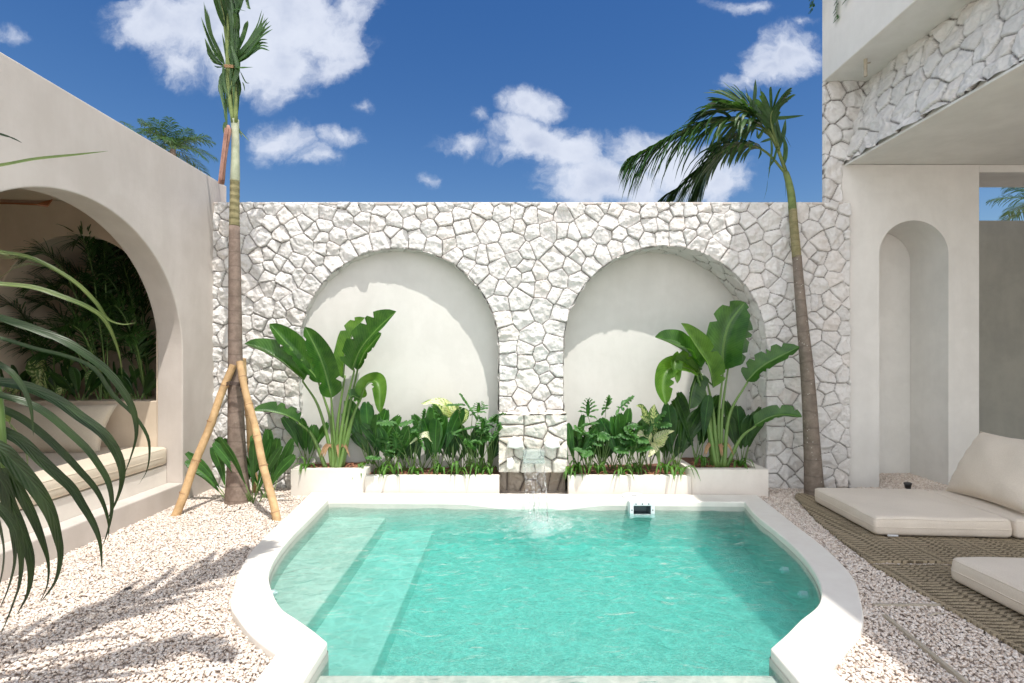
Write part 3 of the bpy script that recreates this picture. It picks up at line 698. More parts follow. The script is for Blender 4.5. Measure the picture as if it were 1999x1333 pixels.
# acrylic spout and the falling water
m, k, p = newmat('acrylic'); p.inputs['Base Color'].default_value = (.85, .95, .92, 1); p.inputs['Transmission Weight'].default_value = .75; p.inputs['Roughness'].default_value = .12; p.inputs['IOR'].default_value = 1.4; M['acrylic'] = m
sp = empty('water_spout', (.24, 5.5, .4), 'clear acrylic spout lip between two pale stones above the pool', 'spout')
a = px(1022, 893, 5.44); b = px(1063, 893, 5.44)
mb = MB(); mb.box(a.x, 5.36, .375, b.x, 5.56, .40); mb.build('lip', M['acrylic'], sp, bevel=.004)
mb = MB(); mb.box(a.x + .0, 5.42, .405, b.x, 5.56, .50); mb.build('casing', M['acrylic'], sp, bevel=.008)
m, k, p = newmat('falling_water'); out = m.node_tree.nodes['Material Output']; m.node_tree.nodes.remove(p); g = geo(k)
vm = k.n('ShaderNodeVectorMath', operation='MULTIPLY'); k.l(g, vm.inputs[0]); vm.inputs[1].default_value = (60, 60, 7)
nz = k.noise(vm.outputs[0], 1.0, 4, .6)
bp = k.n('ShaderNodeBump', i_Strength=.8, i_Distance=.01); k.l(nz, bp.inputs['Height'])
gl = k.n('ShaderNodeBsdfGlossy', i_Roughness=.08); k.l(bp.outputs[0], gl.inputs['Normal']); df = k.n('ShaderNodeBsdfDiffuse'); df.inputs[0].default_value = (.85, .87, .85, 1); tr = k.n('ShaderNodeBsdfTransparent')
m1 = k.n('ShaderNodeMixShader', i_0=.45); k.l(gl.outputs[0], m1.inputs[1]); k.l(df.outputs[0], m1.inputs[2])
m2_ = k.n('ShaderNodeMixShader'); k.l(k.math('MULTIPLY', k.ramp(nz, .45, .72), .6), m2_.inputs[0]); k.l(tr.outputs[0], m2_.inputs[1]); k.l(m1.outputs[0], m2_.inputs[2]); k.l(m2_.outputs[0], out.inputs['Surface'])
M['fall'] = m
def fall_path(t, x):   # parabola from the lip to the pool
    return Vector((x, 5.36 - .62 * t, .395 - .44 * t * t))
mb = MB(); rj = random.Random(8); nX, nT = 26, 26; vs = []
for i in range(nT + 1):
    t = i / nT
    for j in range(nX + 1):
        s_ = j / nX; x = a.x + .008 + (b.x - a.x - .016) * (.5 + (s_ - .5) * (1 - .12 * t)); P_ = fall_path(t, x)
        vs.append(P_ + Vector((0, .012 * math.sin(s_ * 19 + t * 5) * t, 0)))
sheet_f = []
for i in range(nT):
    for j in range(nX):
        t = i / nT
        if t > .45 and rj.random() < (t - .40) * 1.15 and 0 < j < nX - 1: continue
        sheet_f.append((i * (nX + 1) + j, i * (nX + 1) + j + 1, (i + 1) * (nX + 1) + j + 1, (i + 1) * (nX + 1) + j))
mb.add(vs, sheet_f)
for j in range(16):
    x = rj.choice((a.x + .012, b.x - .012, rj.uniform(a.x, b.x))); t0 = rj.uniform(.0, .4); 
    mb.tube([fall_path(t0 + (1 - t0) * i / 8, x + rj.uniform(-.004, .004)) for i in range(9)], [rj.uniform(.0015, .005) for _ in range(9)], 5)
wf = mb.build('falling_water', M['fall'], smooth=True)
m, k, p = newmat('droplets'); p.inputs['Base Color'].default_value = (.9, .93, .93, 1); p.inputs['Roughness'].default_value = .12; p.inputs['Transmission Weight'].default_value = .5; p.inputs['IOR'].default_value = 1.33
mb = MB()
def drop(c, r):
    c = Vector(c); mb.add([c + Vector(d) * r for d in ((1, 0, 0), (0, 1, 0), (-1, 0, 0), (0, -1, 0), (0, 0, 1), (0, 0, -1))], [(0, 1, 4), (1, 2, 4), (2, 3, 4), (3, 0, 4), (1, 0, 5), (2, 1, 5), (3, 2, 5), (0, 3, 5)])
for i in range(420):
    a_ = rj.uniform(0, 6.28); d_ = abs(rj.gauss(0, .13)); drop((FX + d_ * math.cos(a_) * 1.2, FY + .04 + d_ * math.sin(a_), WZ + .012 + abs(rj.gauss(0, .035)) * math.exp(-d_ * 3)), rj.uniform(.0015, .0045))
for i in range(160):
    t = rj.random(); q_ = fall_path(t, rj.uniform(a.x, b.x)); drop(q_ + Vector((rj.gauss(0, .01), rj.gauss(0, .015), 0)), rj.uniform(.0015, .004))
mb.build('splash_drops', m, wf, smooth=True)
tag(wf, 'thin sheet of water falling from the clear spout into the pool', 'waterfall')

# ------------------------------------------------------------------ planters
def planter(x0, xm, x1, tall_left, label):
    e = empty('planter', ((x0 + x1) / 2, 5.5, 0), label, 'planter', 'low plaster planters under the arches')
    zt, zl, yf = .292, .222, 5.475
    if tall_left: T, L = (x0, xm), (xm, x1)
    else: T, L = (xm, x1), (x0, xm)
    th = .075; yb = 5.77 + .26 - .075 * 2.6 + .0
    c = .09
    def ring(xa, xb, z, rl, rr2, yq):
        o = []
        o += [(xa, 6.15)]
        o += [(xa + c - c * math.cos(t), yq + c - c * math.sin(t)) for t in (0, .3, .6, .9, 1.2, 1.57)] if rl else [(xa, yq)]
        o += [(xb - c + c * math.sin(t), yq + c - c * math.cos(t)) for t in (0, .3, .6, .9, 1.2, 1.57)] if rr2 else [(xb, yq)]
        o += [(xb, 6.15)]
        return o
    # tall part: an outline with its soil pit, front wall and cheeks
    mb = MB(); o = ring(T[0], T[1], zt, not tall_left, tall_left, yf - .012)
    ii = [(min(max(x, T[0] + th + .015), T[1] - th - .015), max(y, yf + th)) for x, y in o]
    n = len(o); mb.prism(o + list(reversed(ii)), -.05, zt); mb.build('tall_wall', M['planter'], e, bevel=.012, seg=3)
    mb = MB(); mb.box(L[0] + (0 if not tall_left else -.02), yf, -.05, L[1] + (0 if tall_left else .02), yf + th, zl)
    mb.build('low_wall', M['planter'], e, bevel=.012, seg=3)
    for (xa, xb, z, nm) in ((T[0] + .03, T[1] - .03, zt - .018, 'soil'), (L[0], L[1], zl - .02, 'soil')):
        nx = int((xb - xa) / .025); ny = 26; X_, Y_ = np.meshgrid(np.linspace(xa, xb, nx), np.linspace(yf + .03, 6.2, ny)); X_ = X_.ravel(); Y_ = Y_.ravel()
        I_, J_ = np.meshgrid(np.arange(nx - 1), np.arange(ny - 1)); q = (J_ * nx + I_).ravel()
        Z_ = z + .03 * fbm(X_, Y_, 22, 8, 3)
        npmesh(nm, np.stack([X_, Y_, Z_], 1), np.stack([q, q + 1, q + nx + 1, q + nx], 1), M['soil'], e, False)
    return e
planter(-2.36, -1.555, -.135, True, 'long plaster planter under the left arch, taller at its left end')
planter(.60, 1.90, 2.735, False, 'long plaster planter under the right arch, taller at its right end')
# bark chips
mb = MB(); rj = random.Random(3)
for i in range(420):
    left = rj.random() < .5; x = rj.uniform(-2.25, -.2) if left else rj.uniform(.66, 2.6); z = .285 if (x < -1.6 or x > 1.98) else .212
    y = rj.uniform(5.56, 5.85); a_ = rj.uniform(0, 3.14); l_ = rj.uniform(.01, .028); w_ = rj.uniform(.005, .012); c_ = Vector((x, y, z + rj.uniform(0, .012)))
    u_ = Vector((math.cos(a_), math.sin(a_), rj.uniform(-.3, .3))) * l_; v_ = Vector((-math.sin(a_), math.cos(a_), rj.uniform(-.3, .3))) * w_; n_ = Vector((0, 0, .004))
    mb.add([c_ - u_ - v_, c_ + u_ - v_, c_ + u_ + v_, c_ - u_ + v_, c_ - u_ * .8 + n_, c_ + u_ * .8 + n_], [(0, 1, 5, 4), (2, 3, 4, 5), (0, 4, 3), (1, 2, 5)])
tag(mb.build('bark_chips', plain('bark_chip', (.30, .13, .07), .9)), kind='stuff')
# skimmer fitting in the pool edge
sk = empty('pool_skimmer', (1.28, 5.14, 0), 'white plastic skimmer box with dark mouth set in the pool edge', 'skimmer')
x0, x1 = px(1227, 0, 5.10).x, px(1275, 0, 5.10).x; zt_, zb_ = .066, -.088; yq = 5.03
mb = MB(); o_ = [(x0, zb_), (x1, zb_), (x1, zt_), (x0, zt_)]; i_ = [(x0 + .037, zb_ + .03), (x1 - .037, zb_ + .03), (x1 - .037, zt_ - .036), (x0 + .037, zt_ - .036)]
v_ = [(x, yq, z) for x, z in o_] + [(x, yq, z) for x, z in i_] + [(x, yq + .10, z) for x, z in o_] + [(x, yq + .10, z) for x, z in i_]
f_ = [(i, (i + 1) % 4, 4 + (i + 1) % 4, 4 + i) for i in range(4)] + [(8 + i, 8 + (i + 1) % 4, (i + 1) % 4, i) for i in range(4)] + [(4 + i, 4 + (i + 1) % 4, 12 + (i + 1) % 4, 12 + i) for i in range(4)]
mb.add(v_, f_); mb.build('frame', M['plastic'], sk, bevel=.003, recalc=True)
mb = MB(); xa, xb, za, zb = i_[0][0], i_[1][0], i_[0][1], i_[2][1]
mb.add([(xa, yq + .02, za), (xb, yq + .02, za), (xb, yq + .02, zb), (xa, yq + .02, zb), (xa + .02, yq + .068, za + .02), (xb - .03, yq + .068, za + .02), (xb - .03, yq + .068, zb - .005), (xa + .02, yq + .068, zb - .005)], [(4, 5, 6, 7), (0, 1, 5, 4), (1, 2, 6, 5), (2, 3, 7, 6), (3, 0, 4, 7)])
mb.build('mouth', M['dark_plastic'], sk)  # shallow plate; the shade of a deep opening is put into its dark colour
mb = MB()
for x, z in ((x0 + .06, zt_ - .018), ((x0 + x1) / 2, zt_ - .018), (x1 - .06, zt_ - .018), (x0 + .02, -.012), (x1 - .02, -.012)): mb = MB(); mb.tube([(x, yq - .003, z), (x, yq + .004, z)], .006, 10); mb.build('screw', M['black'], sk)

cx_ = (x0 + x1) / 2 - .03
mb = MB(); mb.tube([(cx_, 5.27, .04), (cx_, 5.27, .066), (cx_, 5.27, .07)], [.12, .12, .112], 40); mb.build('lid', M['plastic'], sk, bevel=.002)
mb = MB(); mb.tube([(cx_ - .025, 5.235, .072), (cx_ + .025, 5.235, .072)], .004, 6); mb.build('finger_slot', M['black'], sk)

# ------------------------------------------------------------------ left building with the open arch
LX = -3.375
lb = empty('garden_pavilion', (-4.6, 3.5, 0), 'taupe plastered pavilion with a large open arch beside the gravel', 'building')
archwall('arch_wall', lambda u, w, z: (LX - w, u, z), -2.0, 6.06, -.1, 3.51, .26, [(4.02, 1.23, 1.53, -.1)], M['taupe'], lb, .010, 40)
archwall('alcove_wall', lambda u, w, z: (u, 5.25 + w, z), -6.1, -3.6365, 0, 3.098, .85, [(-4.47, .82, 1.92, 1.04)], M['taupe_in'], lb, .008)
mb = MB(); mb.box(-6.1, 6.102, 0, -3.637, 6.3, 3.098); mb.build('alcove_back', M['taupe_in'], lb)
mb = MB(); mb.box(-5.5, 5.256, .9, -3.652, 6.10, 1.005); mb.build('alcove_soil', M['soil'], lb)
mb = MB(); mb.box(-6.3, 1.6, 3.10, -3.637, 6.3, 3.505); mb.build('roof', M['taupe_in'], lb)
mb = MB(); mb.box(-6.3, 1.6, 0, -6.1, 6.3, 3.098); mb.box(-6.1, 1.6, 0, -3.637, 1.8, 3.098); mb.build('inner_walls', M['taupe_in'], lb)
mb = MB(); mb.box(-3.532, 2.791, -.05, -3.366, 5.249, .205); mb.build('step', M['taupe'], lb, bevel=.012)
mb = MB(); mb.box(-6.09, 1.81, 0, -3.534, 5.248, .385); mb.build('bench_base', M['planter'], lb, bevel=.01)
# long window-seat mattress
def cushion(name, x0, y0, z0, x1, y1, z1, mat, parent=None, rad=.035, rot=0, piv=None, seed=0, puff=.012):
    """soft box: subdivided, crowned, rounded, with welted seams"""
    mb = MB(); nx, ny, nz = 26, 22, 6
    def shape(a, b, c):   # each in -1..1
        r_ = rad
        hx, hy, hz = (x1 - x0) / 2, (y1 - y0) / 2, (z1 - z0) / 2
        p_ = Vector((a * hx, b * hy, c * hz)); core = Vector((max(-hx + r_, min(hx - r_, p_.x)), max(-hy + r_, min(hy - r_, p_.y)), max(-hz + r_, min(hz - r_, p_.z))))
        d = p_ - core
        if d.length > 1e-6: p_ = core + d.normalized() * min(d.length, r_)
        p_.z += (puff * (1 - a * a) * (1 - b * b) * 1.4 * (c > 0)) + .004 * math.sin(a * 5 + seed) * math.sin(b * 4 + seed * 2) * (c > 0)
        bul = .55 * puff * (1 - c * c)
        p_.x += bul * a; p_.y += bul * b
        if abs(a) > .985 or abs(b) > .985: p_ += Vector((a * .002, b * .002, 0)) * math.sin(a * 13 + b * 11 + c * 2 + seed)
        return p_ + Vector(((x0 + x1) / 2, (y0 + y1) / 2, (z0 + z1) / 2))
    def L(n): 
        o = [-1 + 2 * i / n for i in range(n + 1)]; return sorted(set(o + [-.985, -.96, .985, .96]))
    def face(fa, A, B):
        vs = [fa(a, b) for b in B for a in A]; na_ = len(A)
        mb.add(vs, [(j * na_ + i, j * na_ + i + 1, (j + 1) * na_ + i + 1, (j + 1) * na_ + i) for j in range(len(B) - 1) for i in range(na_ - 1)])
    A, B, D = L(nx), L(ny), L(nz) + []
    D = sorted(set([-1 + 2 * i / nz for i in range(nz + 1)] + [-.8, .8, -.9, .9]))
    face(lambda a, b: shape(a, b, 1), A, B); face(lambda a, b: shape(a, b, -1), A, B)
    face(lambda a, c: shape(a, -1, c), A, D); face(lambda a, c: shape(a, 1, c), A, D); face(lambda b, c: shape(-1, b, c), B, D); face(lambda b, c: shape(1, b, c), B, D)
    o = mb.build(name, mat, parent, True)
    bm = bmesh.new(); bm.from_mesh(o.data); bmesh.ops.remove_doubles(bm, verts=bm.verts, dist=.0006); bmesh.ops.recalc_face_normals(bm, faces=bm.faces); bm.to_mesh(o.data); bm.free()
    # welt round the upper edge and a zip line round the side
    def path(c, ex):
        q = []
        for t in range(0, 41): q.append(shape(-1 + t / 20, -1, c) )
        for t in range(1, 41): q.append(shape(1, -1 + t / 20, c))
        for t in range(1, 41): q.append(shape(1 - t / 20, 1, c))
        for t in range(1, 40): q.append(shape(-1, 1 - t / 20, c))
        q.append(q[0]); return q
    w = MB(); w.tube(path(.80, 0), .0042, 6, False); w.build('welt', mat, parent or o, True)
    w = MB(); w.tube(path(-.05, 0), .0035, 6, False); w.build('seam', mat, parent or o, True)
    return o
dm = empty('daybed_mattress', (-4.5, 3.8, .39), 'long beige mattress on the built-in bench inside the arch', 'mattress')
cushion('pad', -6.05, 1.9, .392, -3.515, 5.243, .578, M['canvas'], dm, .045, puff=.006)
def pillow(name, c, w, h, d, rot, mat, label, seed=0, group=None):
    """cushion with pinched corners; local x width, y height, z thickness"""
    n = 34; mb = MB(); rj = random.Random(seed); ph = [rj.uniform(0, 6) for _ in range(6)]
    for sgn in (1, -1):
        vs = []; uv = []
        for j in range(n + 1):
            for i in range(n + 1):
                a = -1 + 2 * i / n; b = -1 + 2 * j / n
                k_ = (1 - abs(a) ** 2.4) * (1 - abs(b) ** 2.4)
                x = a * (1 - .07 * (1 - abs(a) ** 1.5) * 0 - .06 * (1 - b * b) * abs(a)); y = b * (1 - .07 * (1 - a * a) * abs(b))
                z = max(0, k_) ** .5 * d / 2
                z += .007 * k_ ** .3 * math.sin(7 * a + 3 * b + ph[0]) * math.sin(3 * b + ph[1]) + .006 * (abs(a) ** 3) * (1 - b * b) * math.sin(16 * b + ph[2]) + .006 * (abs(b) ** 3) * (1 - a * a) * math.sin(15 * a + ph[3])
                if abs(a) == 1 or abs(b) == 1: z = 0
                vs.append(Vector((x * w / 2, y * h / 2, sgn * z))); uv.append((i / n, j / n))
        mb.add(vs, [(j * (n + 1) + i, j * (n + 1) + i + 1, (j + 1) * (n + 1) + i + 1, (j + 1) * (n + 1) + i) for j in range(n) for i in range(n)], uv)
    o = mb.build(name, mat, None, True)
    bm = bmesh.new(); bm.from_mesh(o.data); bmesh.ops.remove_doubles(bm, verts=bm.verts, dist=.0003); bmesh.ops.recalc_face_normals(bm, faces=bm.faces); bm.to_mesh(o.data); bm.free()
    o.rotation_euler = rot; o.location = c
    w_ = MB(); q = [Vector((math.copysign(1, 1) * 0, 0, 0))]
    e_ = []
    for t in range(0, 21): a = -1 + t / 10; e_.append((a, -1))
    for t in range(1, 21): e_.append((1, -1 + t / 10))
    for t in range(1, 21): e_.append((1 - t / 10, 1))
    for t in range(1, 21): e_.append((-1, 1 - t / 10))
    q = [Vector((a * (1 - .06 * (1 - b * b) * abs(a)) * w / 2, b * (1 - .07 * (1 - a * a) * abs(b)) * h / 2, 0)) for a, b in e_]
    w_.tube(q, .004, 6, False); wo = w_.build('welt', mat, None, True); wo.parent = o
    return tag(o, label, 'pillow', group)
pillow('pillow', (-4.50, 4.98, .80), 1.12, .50, .24, (R(62), 0, R(2)), M['canvas'], 'long beige canvas pillow leaning on the planter wall of the daybed', 3)
# ceiling fan
fan = empty('ceiling_fan', (-4.62, 4.05, 3.0), 'brown wooden ceiling fan hanging inside the arched pavilion', 'ceiling fan')
hub = Vector((-4.62, 4.05, 2.745))
mb = MB(); mb.tube([hub + Vector((0, 0, .345)), hub + Vector((0, 0, .05))], .014, 10); mb.build('rod', M['black'], fan)
mb = MB(); mb.tube([hub + Vector((0, 0, .07)), hub + Vector((0, 0, .05)), hub, hub - Vector((0, 0, .05)), hub - Vector((0, 0, .06))], [.04, .09, .11, .09, .03], 24); mb.build('hub', M['black'], fan, True)
for j in range(3):
    a_ = R(6 + 120 * j); d = Vector((math.cos(a_), math.sin(a_), 0)); s_ = Vector((-d.y, d.x, 0)); mb = MB()
    vs = []; prof_ = [(.10, .035), (.2, .055), (.45, .075), (.70, .08), (.84, .066), (.89, .025)]
    for (r_, w_) in prof_:
        for sg in (-1, 1): vs.append(hub + d * r_ + s_ * w_ * sg + Vector((0, 0, .034 * sg)))
    lo = [v - Vector((0, 0, .014)) for v in vs]; n = len(vs)
    mb.add(vs + lo, [(2 * i, 2 * i + 1, 2 * i + 3, 2 * i + 2) for i in range(5)] + [(n + 2 * i + 2, n + 2 * i + 3, n + 2 * i + 1, n + 2 * i) for i in range(5)] + [(2 * i, 2 * i + 2, n + 2 * i + 2, n + 2 * i) for i in range(5)] + [(2 * i + 1, n + 2 * i + 1, n + 2 * i + 3, 2 * i + 3) for i in range(5)] + [(10, 11, n + 11, n + 10), (1, 0, n, n + 1)])
    mb.build('blade', M['wood'], fan)

# ------------------------------------------------------------------ right building
YC = 5.85
rb = empty('villa', (5, 3, 0), 'white villa with stone clad beam, overhanging parapet and arched niche', 'building')
XP, XB, XT, ZB, ZS = 3.55, 3.77, 4.04, 3.69, 4.63
mb = MB(); mb.prism([(XP, -1.0), (9, -1), (9, 6.7), (4.2, 6.7), (XP, YC + .01)], ZS, 7.95); mb.build('parapet', M['white'], rb, bevel=.012)
# stone clad beam: leaning face from (XB,ZB) up to (XT,ZS)
def mbm(U, V, h):
    t = (V - 0) / .98; nx = -math.cos(math.atan2(XT - XB, ZS - ZB)); nz = math.sin(math.atan2(XT - XB, ZS - ZB))
    return np.stack([XB + (XT - XB) * t + nx * h * 1.0 + .02, U, ZB + (ZS - ZB) * t + nz * h], 1)
stones('beam_stonework', mbm, .0, YC, 0, .98, .0085, darts(-.1, YC + .1, -.1, 1.1, (.15, .31), 41), .032, M['stone'], rb, seed=31, skirt=.0)
def mcl(U, V, h): return np.stack([U, YC - .0 - h, V], 1)
def incl(u, v): return ~((v < ZB) & (u > XB - .01)) & ~((v >= ZB) & (u > XB + (XT - XB) * (v - ZB) / (ZS - ZB) + .02))
stones('pillar_stonework', mcl, XP + .01, XT + .03, ZT - .05, ZS, .010, darts(XP - .1, XT + .1, 3.0, 4.8, (.13, .26), 43), .03, M['stone'], rb, incl, seed=33, skirt=.03)
mb = MB(); mb.prism([(XP + .03, YC + .012), (XT + .1, YC + .012), (XT + .1, 6.4), (3.98, 6.4)], ZT - .3, ZS - .002); mb.build('pillar', M['white'], rb)
# beam core, ceiling and the thin wedge shaped drop under the beam
mb = MB(); mb.add([(XB + .03, -1, ZB + .001), (9, -1, ZB + .001), (9, -1, ZS - .001), (XT + .03, -1, ZS - .001), (XB + .03, YC - .001, ZB + .001), (9, YC - .001, ZB + .001), (9, YC - .001, ZS - .001), (XT + .03, YC - .001, ZS - .001)], [(0, 1, 2, 3), (4, 7, 6, 5), (0, 4, 5, 1), (3, 2, 6, 7), (0, 3, 7, 4), (1, 5, 6, 2)])
mb.prism([(XT + .12, YC + .0), (9, YC), (9, 6.65), (4.2, 6.65)], ZB + .001, ZS - .004); mb.build('ceiling', M['white'], rb)
mb = MB(); mb.prism([(XB + .015, -.9), (4.55, -.9), (4.16, 4.16), (3.80, YC - .02), (XB + .015, YC - .02)], ZB - .028, ZB - .003); mb.build('beam_soffit', M['white'], rb, bevel=.006)
NX = px(1912, 0, YC).x
archwall('niche_wall', lambda u, w, z: (u + (.45 * w / .56 if u < 3.8 else 0), YC + w, z), XB - .03, NX, -.1, ZB - .004, .56, [(4.59, .395, 2.655, -.1)], M['white'], rb, .02, 26)
mb = MB(); mb.box(4.18, YC + .562, -.1, NX, YC + .75, ZB); mb.build('niche_back', M['white'], rb)
mb = MB(); mb.box(NX + .002, YC + .0, ZB - .09, 9.0, YC + .12, ZB - .003); mb.build('lintel', M['white'], rb, bevel=.008)
mb = MB(); q = px(1690, 122, 5.4); mb.tube([q + Vector((0, 0, .08)), q - Vector((0, 0, .145))], [.017, .017], 12); mb.tube([q + Vector((.0, 0, -.01)), q + Vector((.05, .0, .0))], [.008, .008], 8); mb.build('drain_pipe', M['strip'], rb)
gw = empty('garden_wall', (7, 7.4, 0), 'dim grey green rendered garden wall behind the big cushion', 'wall')
mb = MB(); mb.box(NX - .6, 7.3, -.1, 9.5, 7.5, px(0, 430, 7.3).z); mb.build('render', M['garden_wall'], gw, bevel=.008)
mb = MB(); mb.box(8.9, 1.0, -.1, 9.1, 7.29, 3.6); mb.build('side_wall', M['garden_wall'], gw)
# leaves of a creeper over the parapet
cr_ = empty('hanging_creeper', (3.6, 5.6, 5.6), 'sparse creeper trailing down the corner of the white parapet', 'creeper')
mb = MB(); st = MB(); rj = random.Random(4)
for (x, y0, y1) in ((1619, -30, 52), (1634, -30, 34), (1642, -30, 28), (1598, -30, 8)):
    n = 12; P_ = [px(x + rj.uniform(-2, 2), y0 + (y1 - y0) * i / n, 5.7) for i in range(n + 1)]; 
    for q in P_: q.x = XP - .02 if x > 1608 else q.x
    for i, q in enumerate(P_): q.y = 5.7 - (x - 1608) * .012 if x > 1608 else 5.8
    st.tube(P_, .0025, 4)
    for i, q in enumerate(P_):
        for s_ in (-1, 1):
            d = Vector((rj.uniform(-.03, 0), s_ * rj.uniform(.03, .06), rj.uniform(-.05, .0))); blade(mb, [q, q + d * .5, q + d], .014, 'leaf', (-1, 0, .3), .1, 5)
mb.build('foliage', M['dark_leaf'], cr_, True); st.build('stem', M['stem'], cr_)

# ------------------------------------------------------------------ rugs, floor cushions, edging, spotlights
m, k, p = newmat('woven_jute'); g = geo(k)
hh = k.n('ShaderNodeAttribute', attribute_name='tone').outputs['Fac']; f = k.noise(g, 130, 4, .7)
k.l(k.mix(k.ramp(k.math('ADD', k.math('MULTIPLY', hh, .5), k.math('MULTIPLY', f, .5)), .3, .7), (.11, .085, .05), (.42, .345, .23)), p.inputs['Base Color']); p.inputs['Roughness'].default_value = .95
bp = k.n('ShaderNodeBump', i_Strength=.6, i_Distance=.004); k.l(k.noise(g, 300, 3), bp.inputs['Height']); k.l(bp.outputs[0], p.inputs['Normal']); M['jute'] = m
def rug(name, poly, label, seed):
    xs_ = np.arange(min(q[0] for q in poly), max(q[0] for q in poly), .0046); ys_ = np.arange(min(q[1] for q in poly), max(q[1] for q in poly), .0046)
    U, V = np.meshgrid(xs_, ys_); nu = len(xs_); U = U.ravel(); V = V.ravel()
    Uw = U + .05 * fbm(U, V, 3.2, seed, 4); Vw = V + .05 * fbm(U, V, 3.2, seed + 5, 4)
    # rows of plaited straw: each row leans the other way
    rw = .019; row = np.floor(Vw / rw); fv = Vw / rw - row; sg = np.where(row % 2 == 0, 1, -1)
    ph = (Uw * 1.0 + sg * (fv - .5) * rw * 1.7) / .0145; fu = ph - np.floor(ph)
    hgt = np.sin(np.pi * fu) ** .7 * (.45 + .55 * np.sin(np.pi * fv) ** .5)
    rid = (np.floor(ph).astype(int) * 7919 + row.astype(int) * 104729) % 9973; tone = ((rid * 9301 + 49297) % 233280) / 233280.
    Zr = .008 + .010 * hgt * (.6 + .6 * tone) + .012 * fbm(U, V, 2.0, seed + 9, 2)
    I, J = np.meshgrid(np.arange(nu - 1), np.arange(len(ys_) - 1)); q = (J * nu + I).ravel(); F = np.stack([q, q + 1, q + nu + 1, q + nu], 1)
    e_ = .012
    uu = U[F].mean(1) + e_ * fbm(U[F[:, 0]], V[F[:, 0]], 14, seed + 3, 3) * 2; vv = V[F].mean(1) + e_ * fbm(U[F[:, 0]], V[F[:, 0]], 14, seed + 4, 3) * 2
    F = F[poly_in(uu, vv, poly)]
    n = len(U); ed = np.concatenate([F[:, [0, 1]], F[:, [1, 2]], F[:, [2, 3]], F[:, [3, 0]]]); key = np.sort(ed, 1); kk = key[:, 0].astype(np.int64) * n + key[:, 1]
    un, cnt = np.unique(kk, return_counts=True); bd = ed[np.isin(kk, un[cnt == 1])]
    pos = np.concatenate([np.stack([U, V, Zr], 1), np.stack([U, V, np.full(n, -.002)], 1)]); F = np.concatenate([F, np.stack([bd[:, 1], bd[:, 0], bd[:, 0] + n, bd[:, 1] + n], 1)])
    used = np.unique(F); rm = np.zeros(len(pos), int); rm[used] = np.arange(len(used))
    tag(npmesh(name, pos[used] + np.array([0, 0, .012]), rm[F], M['jute'], attrs={'tone': np.concatenate([tone, tone])[used]}), label, 'rug', 'woven rugs on the gravel')
rug('woven_rug', [(2.565, 3.68), (4.9, 3.66), (4.9, 5.50), (3.05, 5.50), (2.97, 5.38), (2.74, 4.62)], 'woven straw rug under the folding floor mattress and big pillow', 3)
rug('woven_rug', [(2.55, 3.635), (3.62, 3.62), (3.3, 1.9), (2.56, 1.9)], 'woven straw rug under the nearer floor mattress at the right edge', 8)
fm = empty('folding_mattress', (3.5, 4.6, 0), 'two section pale linen floor mattress lying below the arched niche', 'floor mattress', 'linen floor mattresses on the rugs')

cushion('section', 2.935, 4.14, .036, 3.985, 5.10, .188, M['linen'], fm, .03, seed=1)
cushion('section', 4.005, 4.13, .036, 5.05, 5.09, .188, M['linen'], fm, .03, seed=2)
mb = MB(); mb.box(3.02, 4.118, .040, 3.10, 4.128, .052); mb.build('care_tag', M['plastic'], fm); fm.rotation_euler = (0, 0, R(-4)); fm.location.x += .06
fn = empty('floor_mattress', (3.3, 2.9, 0), 'pale linen floor mattress cut by the right edge of the picture', 'floor mattress', 'linen floor mattresses on the rugs')
cushion('pad', 2.865, 2.20, .036, 3.95, 3.345, .195, M['linen'], fn, .03, seed=5)
bp_ = pillow('pillow', (0, 0, 0), .90, .66, .31, (0, 0, 0), M['linen'], 'large square linen pillow propped up on the folding mattress', 7)
ex, ey = Vector((-.06, -1, .02)).normalized(), Vector((.50, 0, .86)).normalized(); ez = ex.cross(ey).normalized(); ey = ez.cross(ex)
bp_.matrix_world = Matrix(((ex.x, ey.x, ez.x, 4.36), (ex.y, ey.y, ez.y, 4.53), (ex.z, ey.z, ez.z, .49), (0, 0, 0, 1)))
def strip(pts, w, h, label):
    a_, b_ = [Vector(q) for q in pts]; d = (b_ - a_).normalized(); s_ = Vector((-d.y, d.x, 0)) * w / 2; mb = MB()
    lo = [a_ - s_, b_ - s_, b_ + s_, a_ + s_]; mb.prism([(q.x, q.y) for q in lo], a_.z - .02, a_.z + h)
    tag(mb.build('edging_strip', M['strip'], bevel=.002), label, 'edging', 'thin wooden edging strips in the gravel')
strip([(2.13, 2.93, .012), (1.98, 1.6, .012)], .022, .014, 'thin wooden edging strip running towards the viewer beside the pool')
strip([(2.16, 3.06, .008), (2.60, 3.06, .008)], .018, .012, 'short wooden edging strip running from the pool edge to the rug')
mb = MB(); q = pxz(1815, 1202, .01); q2 = pxz(1848, 1198, .01); mb.tube([q, q.lerp(q2, .5) + Vector((0, .01, .004)), q2], [.006, .007, .004], 7)
tag(mb.build('stick', M['strip'], smooth=True), 'short pale stick lying in gravel at the edge of the rug', 'stick')
def spot(c, tilt, label):
    e = empty('garden_spotlight', c, label, 'spotlight', 'small black ground spotlights'); c = Vector(c); T = Vector((tilt, -.1, 1)).normalized()
    mb = MB(); mb.tube([c + T * .03, c + T * .075, c + T * .078], [.026, .034, .036], 18); mb.build('head', M['black'], e, True)
    mb = MB(); mb.tube([c + T * .078, c + T * .088, c + T * .086, c + T * .074], [.037, .038, .028, .026], 18, False); mb.build('rim', M['black'], e, True)
    mb = MB(); mb.tube([c + T * .074, c + T * .0745], [.027, .0265], 18); mb.build('lens', M['dark_plastic'], e)
    mb = MB(); mb.tube([c - Vector((0, 0, .03)), c + T * .035], [.008, .01], 8); mb.build('stake', M['black'], e)
